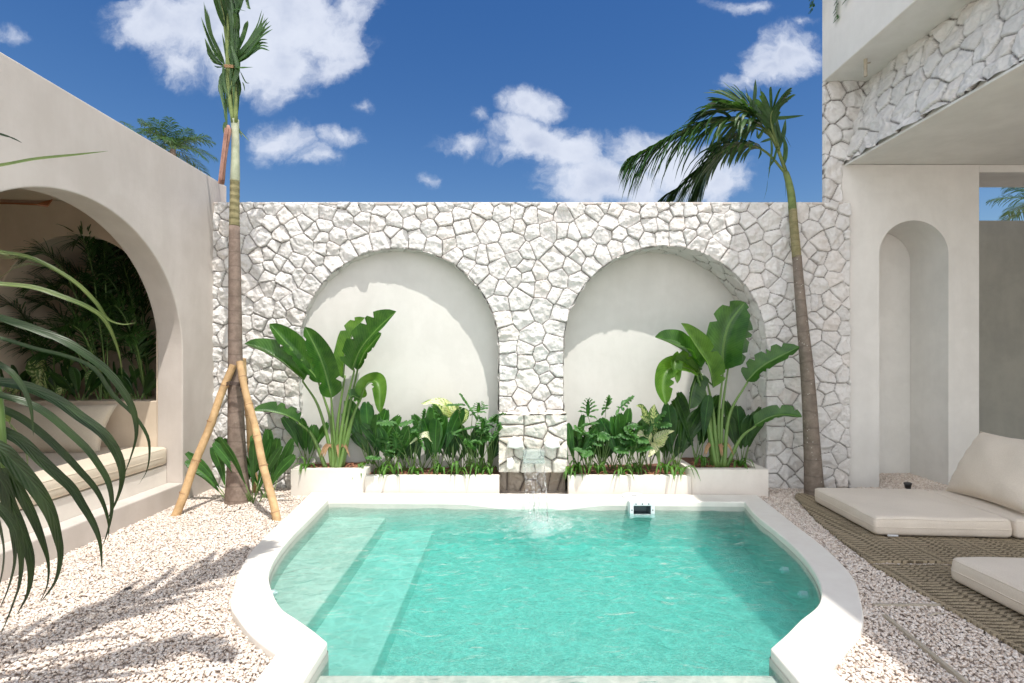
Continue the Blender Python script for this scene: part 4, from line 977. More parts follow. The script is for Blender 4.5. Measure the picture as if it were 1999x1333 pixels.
spot(pxz(399, 953, .02), .1, 'small black ground spotlight in the corner of the pavilion wall')
spot(pxz(1773, 958, .03), -.1, 'small black ground spotlight in the gravel of the arched niche')
mb = MB(); bm = bmesh.new(); bmesh.ops.create_icosphere(bm, subdivisions=2, radius=1); q = pxz(251, 1150, .012)
mb.add([q + Vector((v.co.x * .021, v.co.y * .015, v.co.z * .013)) + Vector((.004 * math.sin(v.co.y * 5), 0, .003 * math.sin(v.co.x * 6))) for v in bm.verts], [tuple(v.index for v in f.verts) for f in bm.faces]); bm.free()
tag(mb.build('dark_pebble', plain('dark_stone', (.05, .045, .045), .7), smooth=True), 'single dark grey stone lying on the pale gravel', 'stone')

# ------------------------------------------------------------------ plants
def frond(mb, rach, pts, n, L, w, a_t=.5, a_s=.6, a_d=.4, seed=0, r0=.012, Lp=None, start=.12, N=None, seg=6, sides=(-1, 1), jit=.15, side=None):
    """feather palm frond: rachis tube plus leaflets on both sides"""
    rj = random.Random(seed); m_ = 26; P = crom(pts, m_)
    rach.tube(P, [r0 * (1 - .85 * i / (m_ - 1)) for i in range(m_)], 6)
    for i in range(n):
        t = start + (1 - start) * (i + rj.uniform(-.3, .3)) / (n - 1); t = min(max(t, 0), .999)
        x = t * (m_ - 1); j = min(int(x), m_ - 2); p0 = P[j].lerp(P[j + 1], x - j); T = (P[min(j + 2, m_ - 1)] - P[max(j - 1, 0)]).normalized()
        sd = Vector(side) if side else T.cross(Vector((0, 0, 1))); sd = (sd - T * sd.dot(T)); sd = sd.normalized() if sd.length > .05 else Vector((0, 1, 0))
        up = sd.cross(T); up = up if up.z > 0 else -up
        q = (t - start) / (1 - start)
        Lf = L * (Lp(q) if Lp else (math.sin(math.pi * (.12 + .83 * q)) ** .7)) 
        for s_ in sides:
            if rj.random() < .04: continue
            d = (T * (a_t + .35 * q) + sd * s_ * a_s + up * .18 + Vector([rj.gauss(0, jit) for _ in range(3)])).normalized()
            l_ = Lf * rj.uniform(.85, 1.1); dr = Vector((0, 0, -1)) * a_d * l_
            p1 = p0 + d * l_ * .5 + dr * .18; p2 = p0 + d * l_ * .85 + dr * .62; p3 = p0 + d * l_ + dr * 1.05
            blade(mb, [p0, p1, p2, p3], w * rj.uniform(.8, 1.15), 'strap', N or (up + Vector((0, 0, .2))), .35, seg, 2)
def palm_crown(e, c, nf, L, leafL, w, seed, mat, el=(.0, 1.2), n=22, part='frond'):
    rj = random.Random(seed)
    for i in range(nf):
        a = 6.283 * i / nf + rj.uniform(-.3, .3); ev = rj.uniform(*el); l_ = L * rj.uniform(.8, 1.1)
        h = Vector((math.cos(a), math.sin(a), 0)); P = [c + h * .02]
        for t in (.35, .7, 1.0): P.append(c + h * l_ * t * math.cos(ev * (1 - .5 * t)) + Vector((0, 0, l_ * (t * math.sin(ev) - .75 * t * t * math.cos(ev) * .9))))
        f = MB(); r_ = MB(); frond(f, r_, P, n, leafL, w, .45, .7, .45, seed * 100 + i, .014 * L / 1.5, seg=5)
        o = f.build(part, mat, e, True); rr_ = r_.build('midrib', M['stem'], e, True); rr_.parent = o; rr_.matrix_parent_inverse = Matrix.Identity(4)

def trunk(name, pts, rad, mat, e, n=18, ring=0.0, rs=.09):
    m_ = 60; P = crom(pts, m_); rr_ = [p.x for p in crom([(r, 0, 0) for r in rad], m_)]
    L = 0; out = []
    for i in range(m_):
        if i: L += (P[i] - P[i - 1]).length
        out.append(rr_[i] * (1 + ring * (1 if (L / rs) % 1 < .12 else 0)))
    mb = MB(); mb.tube(P, out, n); return mb.build(name, mat, e, True)

# --- left palm, crown still tied up, held by three bamboo props
pl = empty('tied_palm', (-2.75, 5.14, 0), 'tall slender palm with its fronds tied up, propped by three bamboo poles', 'palm tree')
Yp = 5.12
trunk('trunk', [px(465, 1000, 5.12) , px(465, 975, 5.14), px(463, 900, Yp), px(461, 800, Yp), px(460, 700, Yp), px(459, 560, Yp), px(458, 440, Yp)], [.140, .122, .088, .074, .066, .058, .049], M['bark'], pl, 22)
trunk('green_stem', [px(458, 441, Yp), px(458.5, 400, Yp), px(459, 352, Yp)], [.048, .045, .044], M['ringed'], pl, 20, .05, .075)
trunk('crownshaft', [px(459, 354, Yp), px(459.5, 340, Yp), px(460, 300, Yp), px(460, 260, Yp), px(459, 234, Yp)], [.045, .044, .038, .036, .040], M['shaft'], pl, 20)
def bl(mb, pp, w, prof='leaf', Y=None, dY=(0, 0, 0), **k):
    Y = Y or Yp; n = len(pp); 
    blade(mb, [px(a, b, Y + (dY[0] + (dY[1] - dY[0]) * i / (n - 1))) for i, (a, b) in enumerate(pp)], w, prof, **k)
g1 = MB(); g2 = MB()
for (pp, r0, r1) in (([(456, 240), (449, 190), (444, 130), (446, 60), (444, -20), (440, -110)], .022, .010), ([(460, 240), (458, 190), (448, 132), (440, 60), (432, 0), (425, -60)], .018, .008), ([(462, 238), (461, 180), (455, 130), (458, 60), (462, 0), (470, -60)], .015, .006)):
    P_ = [px(a, b, Yp - .02) for a, b in pp]; g2.tube(crom(P_, 20), [r0 + (r1 - r0) * i / 19 for i in range(20)], 8)
g2.build('leaf_stalk', M['shaft_green'], pl, True)
rj = random.Random(12)
# leaves squeezed into the bundle
for j in range(64):
    x0 = rj.uniform(446, 462); y0 = rj.uniform(90, 215); ln = rj.uniform(70, 130); s_ = rj.choice((-1, 1))
    if j < 30: pp = [(x0, y0), (x0 + s_ * rj.uniform(4, 12), y0 - ln * .4), (x0 + s_ * rj.uniform(0, 14) - 6, y0 - ln)]
    elif j < 46: x0 = rj.uniform(436, 462); pp = [(x0, 128 + rj.uniform(-5, 10)), (x0 + s_ * rj.uniform(3, 11), 165), (x0 + s_ * rj.uniform(-3, 8), 128 + rj.uniform(60, 105))]
    else: pp = [(rj.uniform(440, 456), rj.uniform(20, 100)), (rj.uniform(425, 470), rj.uniform(-20, 30)), (rj.uniform(400, 480), rj.uniform(-120, -30))]
    bl(g1, pp, rj.uniform(.010, .026), 'leaf', dY=(rj.uniform(-.06, .06), rj.uniform(-.09, .09)), N=(rj.uniform(-.6, .6), -1, .1), fold=.5, n=8, wave=.1, seed=j)
for pp, w in (([(449, 122), (478, 98), (505, 62), (517, 29)], .042), ([(450, 124), (485, 92), (512, 62), (529, 45)], .055), ([(452, 126), (490, 104), (508, 88), (525, 88)], .06), ([(450, 130), (480, 112), (500, 90), (512, 76)], .05), ([(452, 128), (475, 75), (482, 50), (484, 40)], .03), ([(450, 128), (470, 133), (495, 131)], .02),
              ([(440, 126), (425, 95), (410, 60), (403, 14)], .042), ([(440, 126), (422, 105), (406, 70), (398, 44)], .038), ([(438, 128), (420, 118), (408, 98), (402, 85)], .04), ([(438, 130), (420, 120), (404, 103)], .02), ([(438, 130), (428, 132), (418, 128)], .015),
              ([(462, 30), (480, -5), (486, 14), (490, 18)], .02), ([(446, 90), (462, 50), (458, 20), (482, 22)], .022), ([(442, 60), (425, 10), (418, -40)], .05), ([(446, 40), (440, -20), (450, -80)], .07), ([(452, 60), (470, 0), (482, -60)], .05)):
    nb = 4 if w > .035 else 1
    for q_ in range(nb):
        o_ = (q_ - (nb - 1) / 2); p2_ = [(a + o_ * 3.2 * i / (len(pp) - 1) * (1 if abs(pp[-1][1] - pp[0][1]) > 60 else .4), b + o_ * 7.5 * i / (len(pp) - 1) * (1 if abs(pp[-1][0] - pp[0][0]) > 25 else .2)) for i, (a, b) in enumerate(pp)]
        bl(g1, p2_, w * (.42 if nb > 1 else .9), 'leaf', dY=(0, rj.uniform(-.3, .1)), N=(rj.uniform(-.4, .6), -1, .5), fold=.4, n=10, wave=.12, seed=int(pp[-1][0]) + q_)
for pp, w in (([(444, 130), (434, 150), (428, 175), (440, 190)], .012), ([(436, 165), (430, 180), (444, 205)], .01), ([(444, 190), (441, 215), (444, 250)], .02), ([(470, 140), (480, 160), (488, 162)], .006), ([(466, 252), (475, 262), (488, 276)], .006), ([(466, 248), (470, 260), (473, 268)], .008), ([(474, 160), (477, 168), (478, 178)], .006), ([(440, 238), (443, 260), (447, 285)], .03)):
    bl(g1, pp, w, 'strap', N=(.2, -1, 0), fold=.2, n=8)
g1.build('tied_leaves', M['palm_leaf'], pl, True)
g3 = MB(); g3.tube(crom([px(446, 245, Yp - .04), px(447, 262, Yp - .05), px(442, 290, Yp - .06), px(437, 325, Yp - .06), px(433, 359, Yp - .05)], 14), [.014, .02, .024, .022, .02, .02, .02, .02, .02, .021, .022, .024, .027, .026], 7)
bl(g3, [(446, 250), (440, 300), (433, 358)], .03, 'x', dY=(-.06, -.07), N=(-.5, -1, 0), fold=.6, n=10)
g3.build('dead_sheath', M['sheath'], pl, True)
g4 = MB()
for y in (129, 131, 127): g4.tube([px(436 + 26 * (math.sin(a_) * .5 + .5), y + .8 * math.sin(a_ * 2), Yp - .06 * math.cos(a_)) for a_ in [i * .523 for i in range(13)]], .005, 5, False)
g4.build('tie', M['dry'], pl)
def bamboo(a_, b_, r, label, nodes, rot=0):
    e = empty('bamboo_prop', a_, label, 'bamboo pole', 'bamboo poles propping the tied palm'); a_, b_ = Vector(a_), Vector(b_)
    m_ = 40; P = [a_.lerp(b_, i / (m_ - 1)) + Vector((.006 * math.sin(i * .35), 0, 0)) for i in range(m_)]; rad = []
    for i in range(m_):
        t = i / (m_ - 1); d = min(abs(t - q) for q in nodes) * (b_ - a_).length; rad.append(r * (1.04 - .12 * t) + .0045 * math.exp(-(d / .014) ** 2))
    mb = MB(); mb.tube(P, rad, 18, False); 
    c_ = P[-1]; mb.tube([c_, c_ - (b_ - a_).normalized() * .05], [r * .8, r * .78], 14, True); mb.tube([a_, a_ + (b_ - a_) * .001], [r, r], 14)
    mb.build('cane', M['bamboo'], e, True)
    for q in nodes:
        c_ = a_.lerp(b_, q); d = (b_ - a_).normalized(); mb = MB(); mb.tube([c_ - d * .004, c_ + d * .004], r * (1.04 - .12 * q) + .0055, 18, False); mb.build('node', M['bamboo_dark'], e, True)
    return e
B1 = bamboo(px(341, 1012, 4.80), px(455, 712, 5.03), .036, 'leaning bamboo pole left of the palm, foot near the pavilion step', (.16, .37, .62, .86))
B2 = bamboo(px(542, 1020, 4.66), px(467, 706, 4.98), .034, 'leaning bamboo pole right of the palm, foot by the pool edge', (.06, .34, .52, .72, .90))
B3 = bamboo(px(499, 962, 5.55), px(474, 700, 5.22), .030, 'bamboo pole standing behind the palm trunk, mostly hidden', (.1, .35, .6, .85))
mb = MB()
for y in (746, 748.5, 751): c_ = px(462, y, 5.06); mb.tube([c_ + Vector((.105 * math.cos(a_), .095 * math.sin(a_), .01 * math.sin(3 * a_))) for a_ in [i * 6.2832 / 24 for i in range(25)]], .0045, 5, False)
c_ = px(476.5, 759, 4.93); T_ = (px(467, 706, 4.98) - px(542, 1020, 4.66)).normalized()
mb.tube([c_ - T_ * .012, c_ + T_ * .012], .0335, 18, False)
tag(mb.build('twine', M['rope']), 'dark twine binding the bamboo poles to the palm trunk', 'twine')

# --- right palm bending to the left
pr = empty('leaning_palm', (3.26, 5.5, 0), 'slim palm leaning left in front of the stone wall, fronds swept left', 'palm tree')
Yq = 5.48
trunk('trunk', [px(1593, 985, Yq), px(1590, 955, Yq), px(1586, 880, Yq), px(1578, 750, Yq), px(1566, 620, 5.54), px(1560, 550, 5.59), px(1556, 500, 5.63)], [.118, .098, .082, .068, .056, .050, .047], M['bark2'], pr, 20, .0)
trunk('green_stem', [px(1556, 503, 5.628), px(1551, 450, 5.68), px(1548, 410, 5.74)], [.047, .044, .042], M['ringed'], pr, 18, .05, .085)
trunk('crownshaft', [px(1548, 412, 5.738), px(1545, 380, 5.82), px(1540, 355, 5.92), px(1535, 338, 6.0)], [.042, .040, .036, .032], M['shaft_green'], pr, 18)
Yq = 6.02
def pf(pp, dY, n, L, w, seed, **k):
    m_ = len(pp); P = [px(a, b, Yq + dY * math.sin(1.57 * i / (m_ - 1))) for i, (a, b) in enumerate(pp)]
    f = MB(); r_ = MB(); frond(f, r_, P, n, L, w, seed=seed, **k)
    o = f.build('frond', M['palm_leaf'], pr, True); q = r_.build('midrib', M['shaft_green'], pr, True); q.parent = o; q.matrix_parent_inverse = Matrix.Identity(4)
lp = lambda q: .35 + .9 * math.sin(math.pi * min(1, .15 + q * .8)) if q < .85 else .75 - (q - .85) * 2
pf([(1535, 336), (1515, 282), (1496, 255), (1474, 240), (1442, 234), (1399, 237), (1361, 246), (1324, 261), (1296, 274), (1264, 292), (1240, 305)], .20, 56, .50, .026, 3, a_t=.75, a_s=.42, a_d=.95, r0=.02, start=.22, jit=.10, Lp=lp)
pf([(1533, 338), (1511, 311), (1492, 294), (1470, 284), (1446, 281), (1427, 287), (1408, 298), (1389, 315), (1365, 332), (1342, 351), (1322, 368), (1305, 378)], .45, 54, .46, .025, 5, a_t=.85, a_s=.40, a_d=.85, r0=.016, start=.2, jit=.10, Lp=lp)
pf([(1518, 285), (1500, 250), (1480, 224), (1457, 208), (1430, 203), (1405, 205)], .35, 24, .46, .021, 7, a_t=1.0, a_s=.6, a_d=.15, r0=.016, start=.25, jit=.10)
pf([(1519, 288), (1495, 245), (1465, 220), (1430, 212), (1395, 216), (1368, 226)], .05, 34, .40, .020, 13, a_t=1.0, a_s=.5, a_d=.35, r0=.014, start=.3, jit=.14)
pf([(1522, 292), (1508, 250), (1506, 222), (1520, 205)], -.3, 16, .34, .020, 15, a_t=.9, a_s=.6, a_d=.2, r0=.014, start=.3, jit=.14)
pf([(1520, 290), (1500, 262), (1470, 250), (1440, 262), (1410, 290), (1385, 330), (1375, 365)], .65, 34, .44, .024, 9, a_t=.8, a_s=.4, a_d=.8, r0=.014, start=.3, jit=.12, Lp=lp)
g1 = MB()
for pp, w in (([(1470, 222), (1445, 190), (1410, 158)], .016), ([(1476, 226), (1440, 200), (1402, 172)], .014), ([(1468, 215), (1420, 182), (1385, 176)], .015), ([(1460, 212), (1410, 184), (1372, 181)], .014), ([(1488, 232), (1470, 205), (1455, 180)], .03), ([(1468, 215), (1462, 195), (1455, 167)], .008), ([(1471, 205), (1474, 180), (1475, 154)], .022), ([(1475, 226), (1474, 212), (1474, 200)], .026),
              ([(1520, 290), (1508, 240), (1492, 205), (1484, 170)], .022), ([(1522, 285), (1505, 240), (1490, 192)], .022), ([(1525, 270), (1515, 235), (1513, 200)], .022), ([(1510, 240), (1480, 222), (1500, 212), (1528, 205)], .018), ([(1500, 232), (1530, 231), (1571, 225)], .028), ([(1521, 290), (1530, 260), (1534, 232)], .026), ([(1523, 292), (1530, 265), (1545, 288)], .012),
              ([(1530, 325), (1533, 290), (1528, 260)], .03), ([(1505, 270), (1507, 295), (1500, 350)], .013), ([(1517, 285), (1511, 310), (1500, 330)], .016), ([(1485, 290), (1483, 300), (1480, 311)], .030), ([(1510, 270), (1495, 275), (1484, 278)], .02), ([(1499, 350), (1497, 370), (1491, 391)], .002), ([(1533, 348), (1534, 370), (1533, 386)], .002),
              ([(1515, 280), (1500, 245), (1485, 225), (1478, 200)], .03), ([(1515, 285), (1512, 255), (1500, 228)], .035), ([(1500, 255), (1488, 240), (1475, 222)], .035), ([(1492, 250), (1480, 270), (1478, 250)], .02), ([(1520, 288), (1520, 262), (1516, 240)], .034)):
    bl(g1, pp, w, 'leaf', Y=Yq, dY=(0, rj.uniform(-.15, .2)), N=(rj.uniform(-.4, .4), -1, .4), fold=.4, n=9, wave=.06, seed=int(pp[-1][0]))
g1.build('spear_leaves', M['palm_leaf'], pr, True)

# --- two big banana-like plants
def banana(name, label, base, leaves, tuftn, grp=None):
    e = empty(name, base, label, 'banana plant', grp); rj = random.Random(len(leaves))
    for i, (stem, bl_, w, dy, mat, kw) in enumerate(leaves):
        n = len(stem); Y0 = base.y; st = MB()
        P = [px(a, b, Y0 + dy * .35 * (j / (n - 1)) ** 1.5) for j, (a, b) in enumerate(stem)]; P[0] = Vector((P[0].x, Y0 + rj.uniform(-.04, .04), base.z - .02))
        C_ = crom(P, 16); 
        mb = MB(); Ye = C_[-1].y; m_ = len(bl_); Q = [px(a, b, Ye + dy * .65 * (j / (m_ - 1))) for j, (a, b) in enumerate(bl_)]
        blade(mb, Q, w * .96, 'paddle', kw.get('N', (0, -1, .5)), kw.get('fold', .45) * 2.1, 26, 6, wave=kw.get('wave', .07), seed=i, twist=kw.get('twist', 0))
        # a few tears along the margins are cut as gaps between side veins
        o = mb.build('leaf', M[mat], e, True)
        rad = [.026 - .015 * min(1, j / 13) for j in range(16)]
        st.tube(C_ + [Q[0].lerp(Q[1], .1)], rad + [.009], 8); mr = crom(Q, 14); st.tube([q + Vector((0, -.004, 0)) for q in mr], [.009 * (1 - .85 * j / 13) for j in range(14)], 6)
        so = st.build('leaf_stalk', M['stem'], e, True); so.parent = o; so.matrix_parent_inverse = Matrix.Identity(4)
    mb = MB()
    for i in range(tuftn): # clasping sheaths and dead bits at the foot
        a_ = rj.uniform(0, 6.28); d = Vector((math.cos(a_), math.sin(a_) * .6, 0)); blade(mb, [base + d * .03, base + d * .06 + Vector((0, 0, .12)), base + d * rj.uniform(.07, .12) + Vector((0, 0, rj.uniform(.2, .34)))], .03, 'leaf', -d + Vector((0, -.3, .2)), .6, 7)
    mb.build('sheath', M['stem'], e, True)
    mb = MB()
    for i in range(5):
        a_ = rj.uniform(-2.6, -.4); d = Vector((math.cos(a_), math.sin(a_) * .5, 0)); blade(mb, [base + Vector((0, 0, .18)), base + d * .12 + Vector((0, 0, .25)), base + d * .2 + Vector((0, 0, .12))], .018, 'leaf', (0, -1, .5), .5, 7, wave=.3)
    mb.build('dead_leaf', M['dry'], e, True)
banana('banana_plant', 'big green banana plant fanning its leaves at the left end of the left planter', Vector((-1.915, 5.60, .285)), [
    ([(657, 915), (660, 826), (674, 733)], [(671, 738), (676, 690), (692, 648), (713, 620)], .095, .06, 'banana_light', {'N': (-.6, -1, .3), 'fold': .5}),
    ([(650, 912), (641, 860), (621, 791), (592, 745)], [(594, 742), (566, 718), (532, 694), (478, 671)], .12, -.28, 'banana', {'N': (-.3, -.6, 1), 'fold': .55}),
    ([(653, 912), (647, 826), (623, 748)], [(626, 747), (600, 716), (568, 680), (527, 632)], .13, -.15, 'banana', {'N': (.5, -.9, .6), 'fold': .5}),
    ([(655, 912), (652, 843), (647, 778)], [(648, 776), (636, 728), (622, 690), (596, 638)], .125, -.35, 'banana', {'N': (.5, -1, .2), 'fold': .4}),
    ([(659, 912), (672, 809), (692, 724)], [(688, 722), (705, 682), (735, 645), (774, 608)], .15, -.22, 'banana', {'N': (-.5, -1, .35), 'fold': .38}),
    ([(662, 912), (676, 830), (698, 724)], [(698, 722), (712, 690), (726, 672), (745, 650)], .12, .0, 'banana', {'N': (-.3, -1, .3), 'fold': .4}),
    ([(666, 905), (688, 819), (706, 776)], [(706, 776), (716, 752), (733, 744), (741, 762), (742, 806)], .085, -.22, 'banana_light', {'N': (.2, -.8, .8), 'fold': .35}),
    ([(664, 905), (684, 830), (702, 780)], [(704, 778), (698, 776), (690, 772), (684, 776)], .07, -.1, 'banana', {'N': (0, -1, .6), 'fold': .3}),
    ([(637, 893), (610, 850), (584, 826)], [(584, 824), (562, 812), (532, 804), (495, 802)], .085, -.30, 'banana', {'N': (.0, -.7, .9), 'fold': .45}),
], 12)
banana('banana_plant', 'big dark green banana plant at the shaded right end of the right planter', Vector((2.26, 5.66, .285)), [
    ([(1406, 905), (1403, 823), (1413, 716)], [(1412, 722), (1412, 680), (1424, 632), (1455, 590)], .20, -.05, 'banana', {'N': (-.35, -1, .15), 'fold': .30, 'wave': .04}),
    ([(1408, 905), (1410, 810), (1422, 716)], [(1424, 716), (1434, 680), (1444, 640), (1450, 612)], .11, .02, 'banana', {'N': (.5, -1, .1), 'fold': .4}),
    ([(1400, 905), (1392, 800), (1380, 742)], [(1393, 756), (1384, 716), (1362, 680), (1330, 631)], .12, -.22, 'banana_light', {'N': (.4, -1, .4), 'fold': .45}),
    ([(1398, 905), (1384, 800), (1369, 732)], [(1367, 722), (1342, 690), (1314, 672), (1279, 658)], .12, -.25, 'banana', {'N': (-.1, -.8, .9), 'fold': .5}),
    ([(1396, 905), (1378, 790), (1362, 735)], [(1364, 728), (1330, 716), (1302, 724), (1294, 756), (1300, 790)], .105, -.35, 'banana_light', {'N': (-.1, -1, .5), 'fold': .45}),
    ([(1396, 905), (1376, 790), (1358, 725)], [(1362, 722), (1330, 700), (1316, 710), (1322, 748)], .07, -.3, 'banana_light', {'N': (.2, -1, .3), 'fold': .5}),
    ([(1394, 905), (1380, 800), (1366, 725)], [(1366, 725), (1356, 745), (1349, 772), (1346, 798)], .10, -.1, 'dark_leaf', {'N': (.3, -1, .0), 'fold': .5}),
    ([(1411, 900), (1424, 812), (1460, 745)], [(1458, 744), (1484, 718), (1518, 698), (1561, 677)], .125, -.25, 'banana', {'N': (-.2, -.8, .8), 'fold': .3}),
    ([(1418, 900), (1446, 856), (1476, 831)], [(1474, 830), (1504, 814), (1535, 810), (1566, 814)], .095, -.28, 'banana', {'N': (0, -.8, .9), 'fold': .35}),
], 14)

# --- smaller planting
def pleated(base, L, n, seed, label, group, spread=.9, stem=.35, mat='pleat', w=.055, cat='fan palm'):
    e = empty('lady_palm', base, label, cat, group); rj = random.Random(seed); f = MB(); s = MB()
    for i in range(n):
        a = -math.pi * (i + .5 + rj.uniform(-.3, .3)) / n; lean = spread * rj.uniform(.5, 1.1)
        d = Vector((math.cos(a) * lean, -.28 * abs(math.sin(a)) * rj.uniform(-.3, 1.3), 1)).normalized(); l0 = L * stem * rj.uniform(.7, 1.2); l1 = L * (1 - stem) * rj.uniform(.75, 1.1)
        p0 = base + Vector((rj.uniform(-.03, .03), rj.uniform(-.03, .03), -.01)); p1 = p0 + d * l0; dd = (d + Vector((d.x * .35, -.1, -.10))).normalized(); p2 = p1 + d * l1 * .5; p3 = p2 + dd * l1 * .5
        s.tube([p0, p0.lerp(p1, .5), p1], [.007, .005, .004], 5)
        blade(f, [p1, p2, p3], w * rj.uniform(.7, 1.15), 'wedge', (rj.uniform(-.7, .7), -1, rj.uniform(.1, .5)), .25, 9, 10, seed=i + seed, pleat=.13)
    f.build('foliage', M[mat], e, True); s.build('stem', M['stem'], e, True); return e
def lobed(base, L, n, seed, label, group, heads=None):
    e = empty('philodendron', base, label, 'philodendron', group); rj = random.Random(seed); f = MB(); s = MB()
    for i in range(n):
        a = -math.pi * (i + .5 + rj.uniform(-.4, .4)) / n
        hd = Vector((math.cos(a) * rj.uniform(.25, .8) * L * .55, rj.uniform(-.14, .05), L * rj.uniform(.45, .95)))
        p1 = base + hd; s.tube(crom([base, base + hd * .5 + Vector((0, 0, L * .08)), p1], 8), [.006, .006, .005, .005, .004, .004, .003, .003], 5)
        ax = Vector((hd.x * .9 / L + rj.uniform(-.3, .3), -.45 + rj.uniform(-.3, .1), rj.uniform(-.15, .75))).normalized(); nm = Vector((rj.uniform(-.3, .3), -.55, 1)).normalized(); sd = ax.cross(nm).normalized()
        Ll = L * rj.uniform(.26, .38)
        blade(f, [p1 - ax * .02, p1 + ax * Ll * .5, p1 + ax * Ll], .022, 'leaf', nm, .1, 7, 2)
        for j in range(6):
            t = .02 + .15 * j
            for s_ in (-1, 1):
                dl = (sd * s_ * (1 - .10 * j) + ax * (.15 + .22 * j - (.55 if j == 0 else 0))).normalized(); ln = Ll * (.52 - .055 * abs(j - 1.5)) * rj.uniform(.85, 1.1); q = p1 + ax * Ll * t
                blade(f, [q, q + dl * ln * .6 + nm * .006, q + dl * ln - nm * .012], .017 * rj.uniform(.8, 1.2), 'paddle', nm, .15, 6, 2, wave=.25, seed=j)
    f.build('foliage', M['lobed'], e, True); s.build('stem', M['stem'], e, True); return e
def dieff(base, leaves, label, group=None, mat='dieff'):
    """leaves: (tip px path) given as pixel points at this plant's own distance"""
    e = empty('dieffenbachia', base, label, 'dieffenbachia', group); s = MB()
    for i, (pp, w, dY, mt) in enumerate(leaves):
        P = [px(a, b, base.y + dY * j / (len(pp) - 1)) for j, (a, b) in enumerate(pp)]; f = MB()
        blade(f, P, w, 'ovate', (random.Random(i).uniform(-.3, .3), -1, .6), .3, 16, 6, wave=.06, seed=i); f.build('leaf', M[mt], e, True)
        s.tube(crom([base + Vector((0, 0, -.02)), base.lerp(P[0], .5) + Vector((0, 0, .05)), P[0]], 8), .007, 6)
    s.build('stem', M['stem'], e, True); return e
def tuft(base, n, L, seed, label, group, fwd=.6, w=.0135):
    rj = random.Random(seed); f = MB()
    for i in range(n):
        a = rj.uniform(0, 6.283) if i > n * .45 else rj.uniform(-2.6, -.55)
        d = Vector((math.cos(a), math.sin(a), 0)); l_ = L * rj.uniform(.65, 1.15); up = rj.uniform(.55, 1.25); out = rj.uniform(.45, .95)
        P = [base + d * .008, base + d * l_ * .28 * out + Vector((0, 0, l_ * .40 * up)), base + d * l_ * .65 * out + Vector((0, 0, l_ * .46 * up)), base + d * l_ * .95 * out + Vector((0, 0, l_ * (.46 * up - .42)))]
        if P[3].z < base.z and d.y > -.3: P[3].z = base.z
        blade(f, P, w * rj.uniform(.75, 1.3), 'strap', (d * -.3 + Vector((0, 0, 1))), .4, 9, 2)
    return tag(f.build('strap_leaf_tuft', M['grass'], smooth=True), label, 'grassy plant', group)

ORD = ['first', 'second', 'third', 'fourth', 'fifth', 'sixth', 'seventh', 'eighth', 'ninth', 'tenth', 'eleventh', 'twelfth']
xsL = [598, 703, 745, 770, 812, 862, 893, 938, 960]
for i, x in enumerate(xsL):
    hi = x < 700; y = 5.60 + .05 * ((i * 7) % 3 - 1); tuft(Vector(((x - 1000) / 1000 * y, y, .275 if hi else .205)), 8 + i % 3, .20 + .03 * ((i * 5) % 4), 40 + i, 'strap-leaved tuft, %s from the left among those in the left planter' % ORD[i], 'strap-leaved tufts along the left planter')
xsR = [1112, 1130, 1168, 1212, 1242, 1300, 1330, 1374, 1445]
for i, x in enumerate(xsR):
    hi = x > 1345; y = 5.60 + .05 * ((i * 5) % 3 - 1); tuft(Vector(((x - 1000) / 1000 * y, y, .275 if hi else .205)), 8 + i % 3, .20 + .03 * ((i * 3) % 4), 60 + i, 'strap-leaved tuft, %s from the left among those in the right planter' % ORD[i], 'strap-leaved tufts along the right planter')
def B(x, y=5.75, z=.21): return Vector(((x - 1000) / 1000 * y, y, z))
GL, GR = 'leafy plants filling the left planter', 'leafy plants filling the right planter'
pleated(B(600, 5.72, .28), .62, 6, 1, 'pleated fan palm left of the banana in the left planter', GL, .45)
pleated(B(722, 5.72, .28), .70, 7, 2, 'pleated fan palm just right of the banana in the left planter', GL, .5, w=.075)
pleated(B(772, 5.74), .62, 7, 3, 'pleated fan palm with long leaf bending left, left planter', GL, .6)
lobed(B(806, 5.66), .62, 6, 4, 'lobed philodendron left of the yellow leaf in the left planter', GL)
pleated(B(853, 5.74), .74, 7, 5, 'pleated fan palm with broad fans in the middle of the left planter', GL, .35, w=.085)
dieff(B(885, 5.76), [([(880, 815), (862, 800), (845, 785), (822, 788)], .05, -.1, 'dieff'), ([(884, 812), (870, 790), (850, 784), (826, 790)], .055, -.25, 'dieff_pale'), ([(886, 830), (888, 808), (880, 792), (868, 780)], .05, -.1, 'dieff_pale'), ([(886, 832), (893, 812), (896, 800), (888, 788)], .045, -.2, 'dieff'), ([(884, 835), (905, 820), (912, 805), (902, 795)], .04, 0, 'dieff')], 'cream and green dieffenbachia standing above the left planter', GL)
dieff(B(848, 5.66), [([(850, 866), (838, 850), (822, 851), (800, 867)], .038, -.12, 'dieff_pale')], 'single yellow green arching leaf in the middle of the left planter', GL)
lobed(B(916, 5.72), .85, 6, 7, 'tall lobed philodendron near the right end of the left planter', GL)
lobed(B(930, 5.62), .55, 7, 8, 'low bright lobed philodendron at the front of the left planter', GL)
lobed(B(958, 5.76), .60, 6, 9, 'lobed philodendron against the right side of the left arch', GL)
pleated(B(1122, 5.72), .60, 6, 10, 'pleated fan palm at the left end of the right planter', GR, .5, w=.06)
lobed(B(1176, 5.72), .75, 8, 11, 'tall lobed philodendron second from the left in the right planter', GR)
pleated(B(1217, 5.74), .78, 8, 12, 'broad pleated fan palm in the middle of the right planter', GR, .5, w=.08)
lobed(B(1250, 5.70), .62, 6, 13, 'lobed philodendron behind the cream leaves in the right planter', GR)
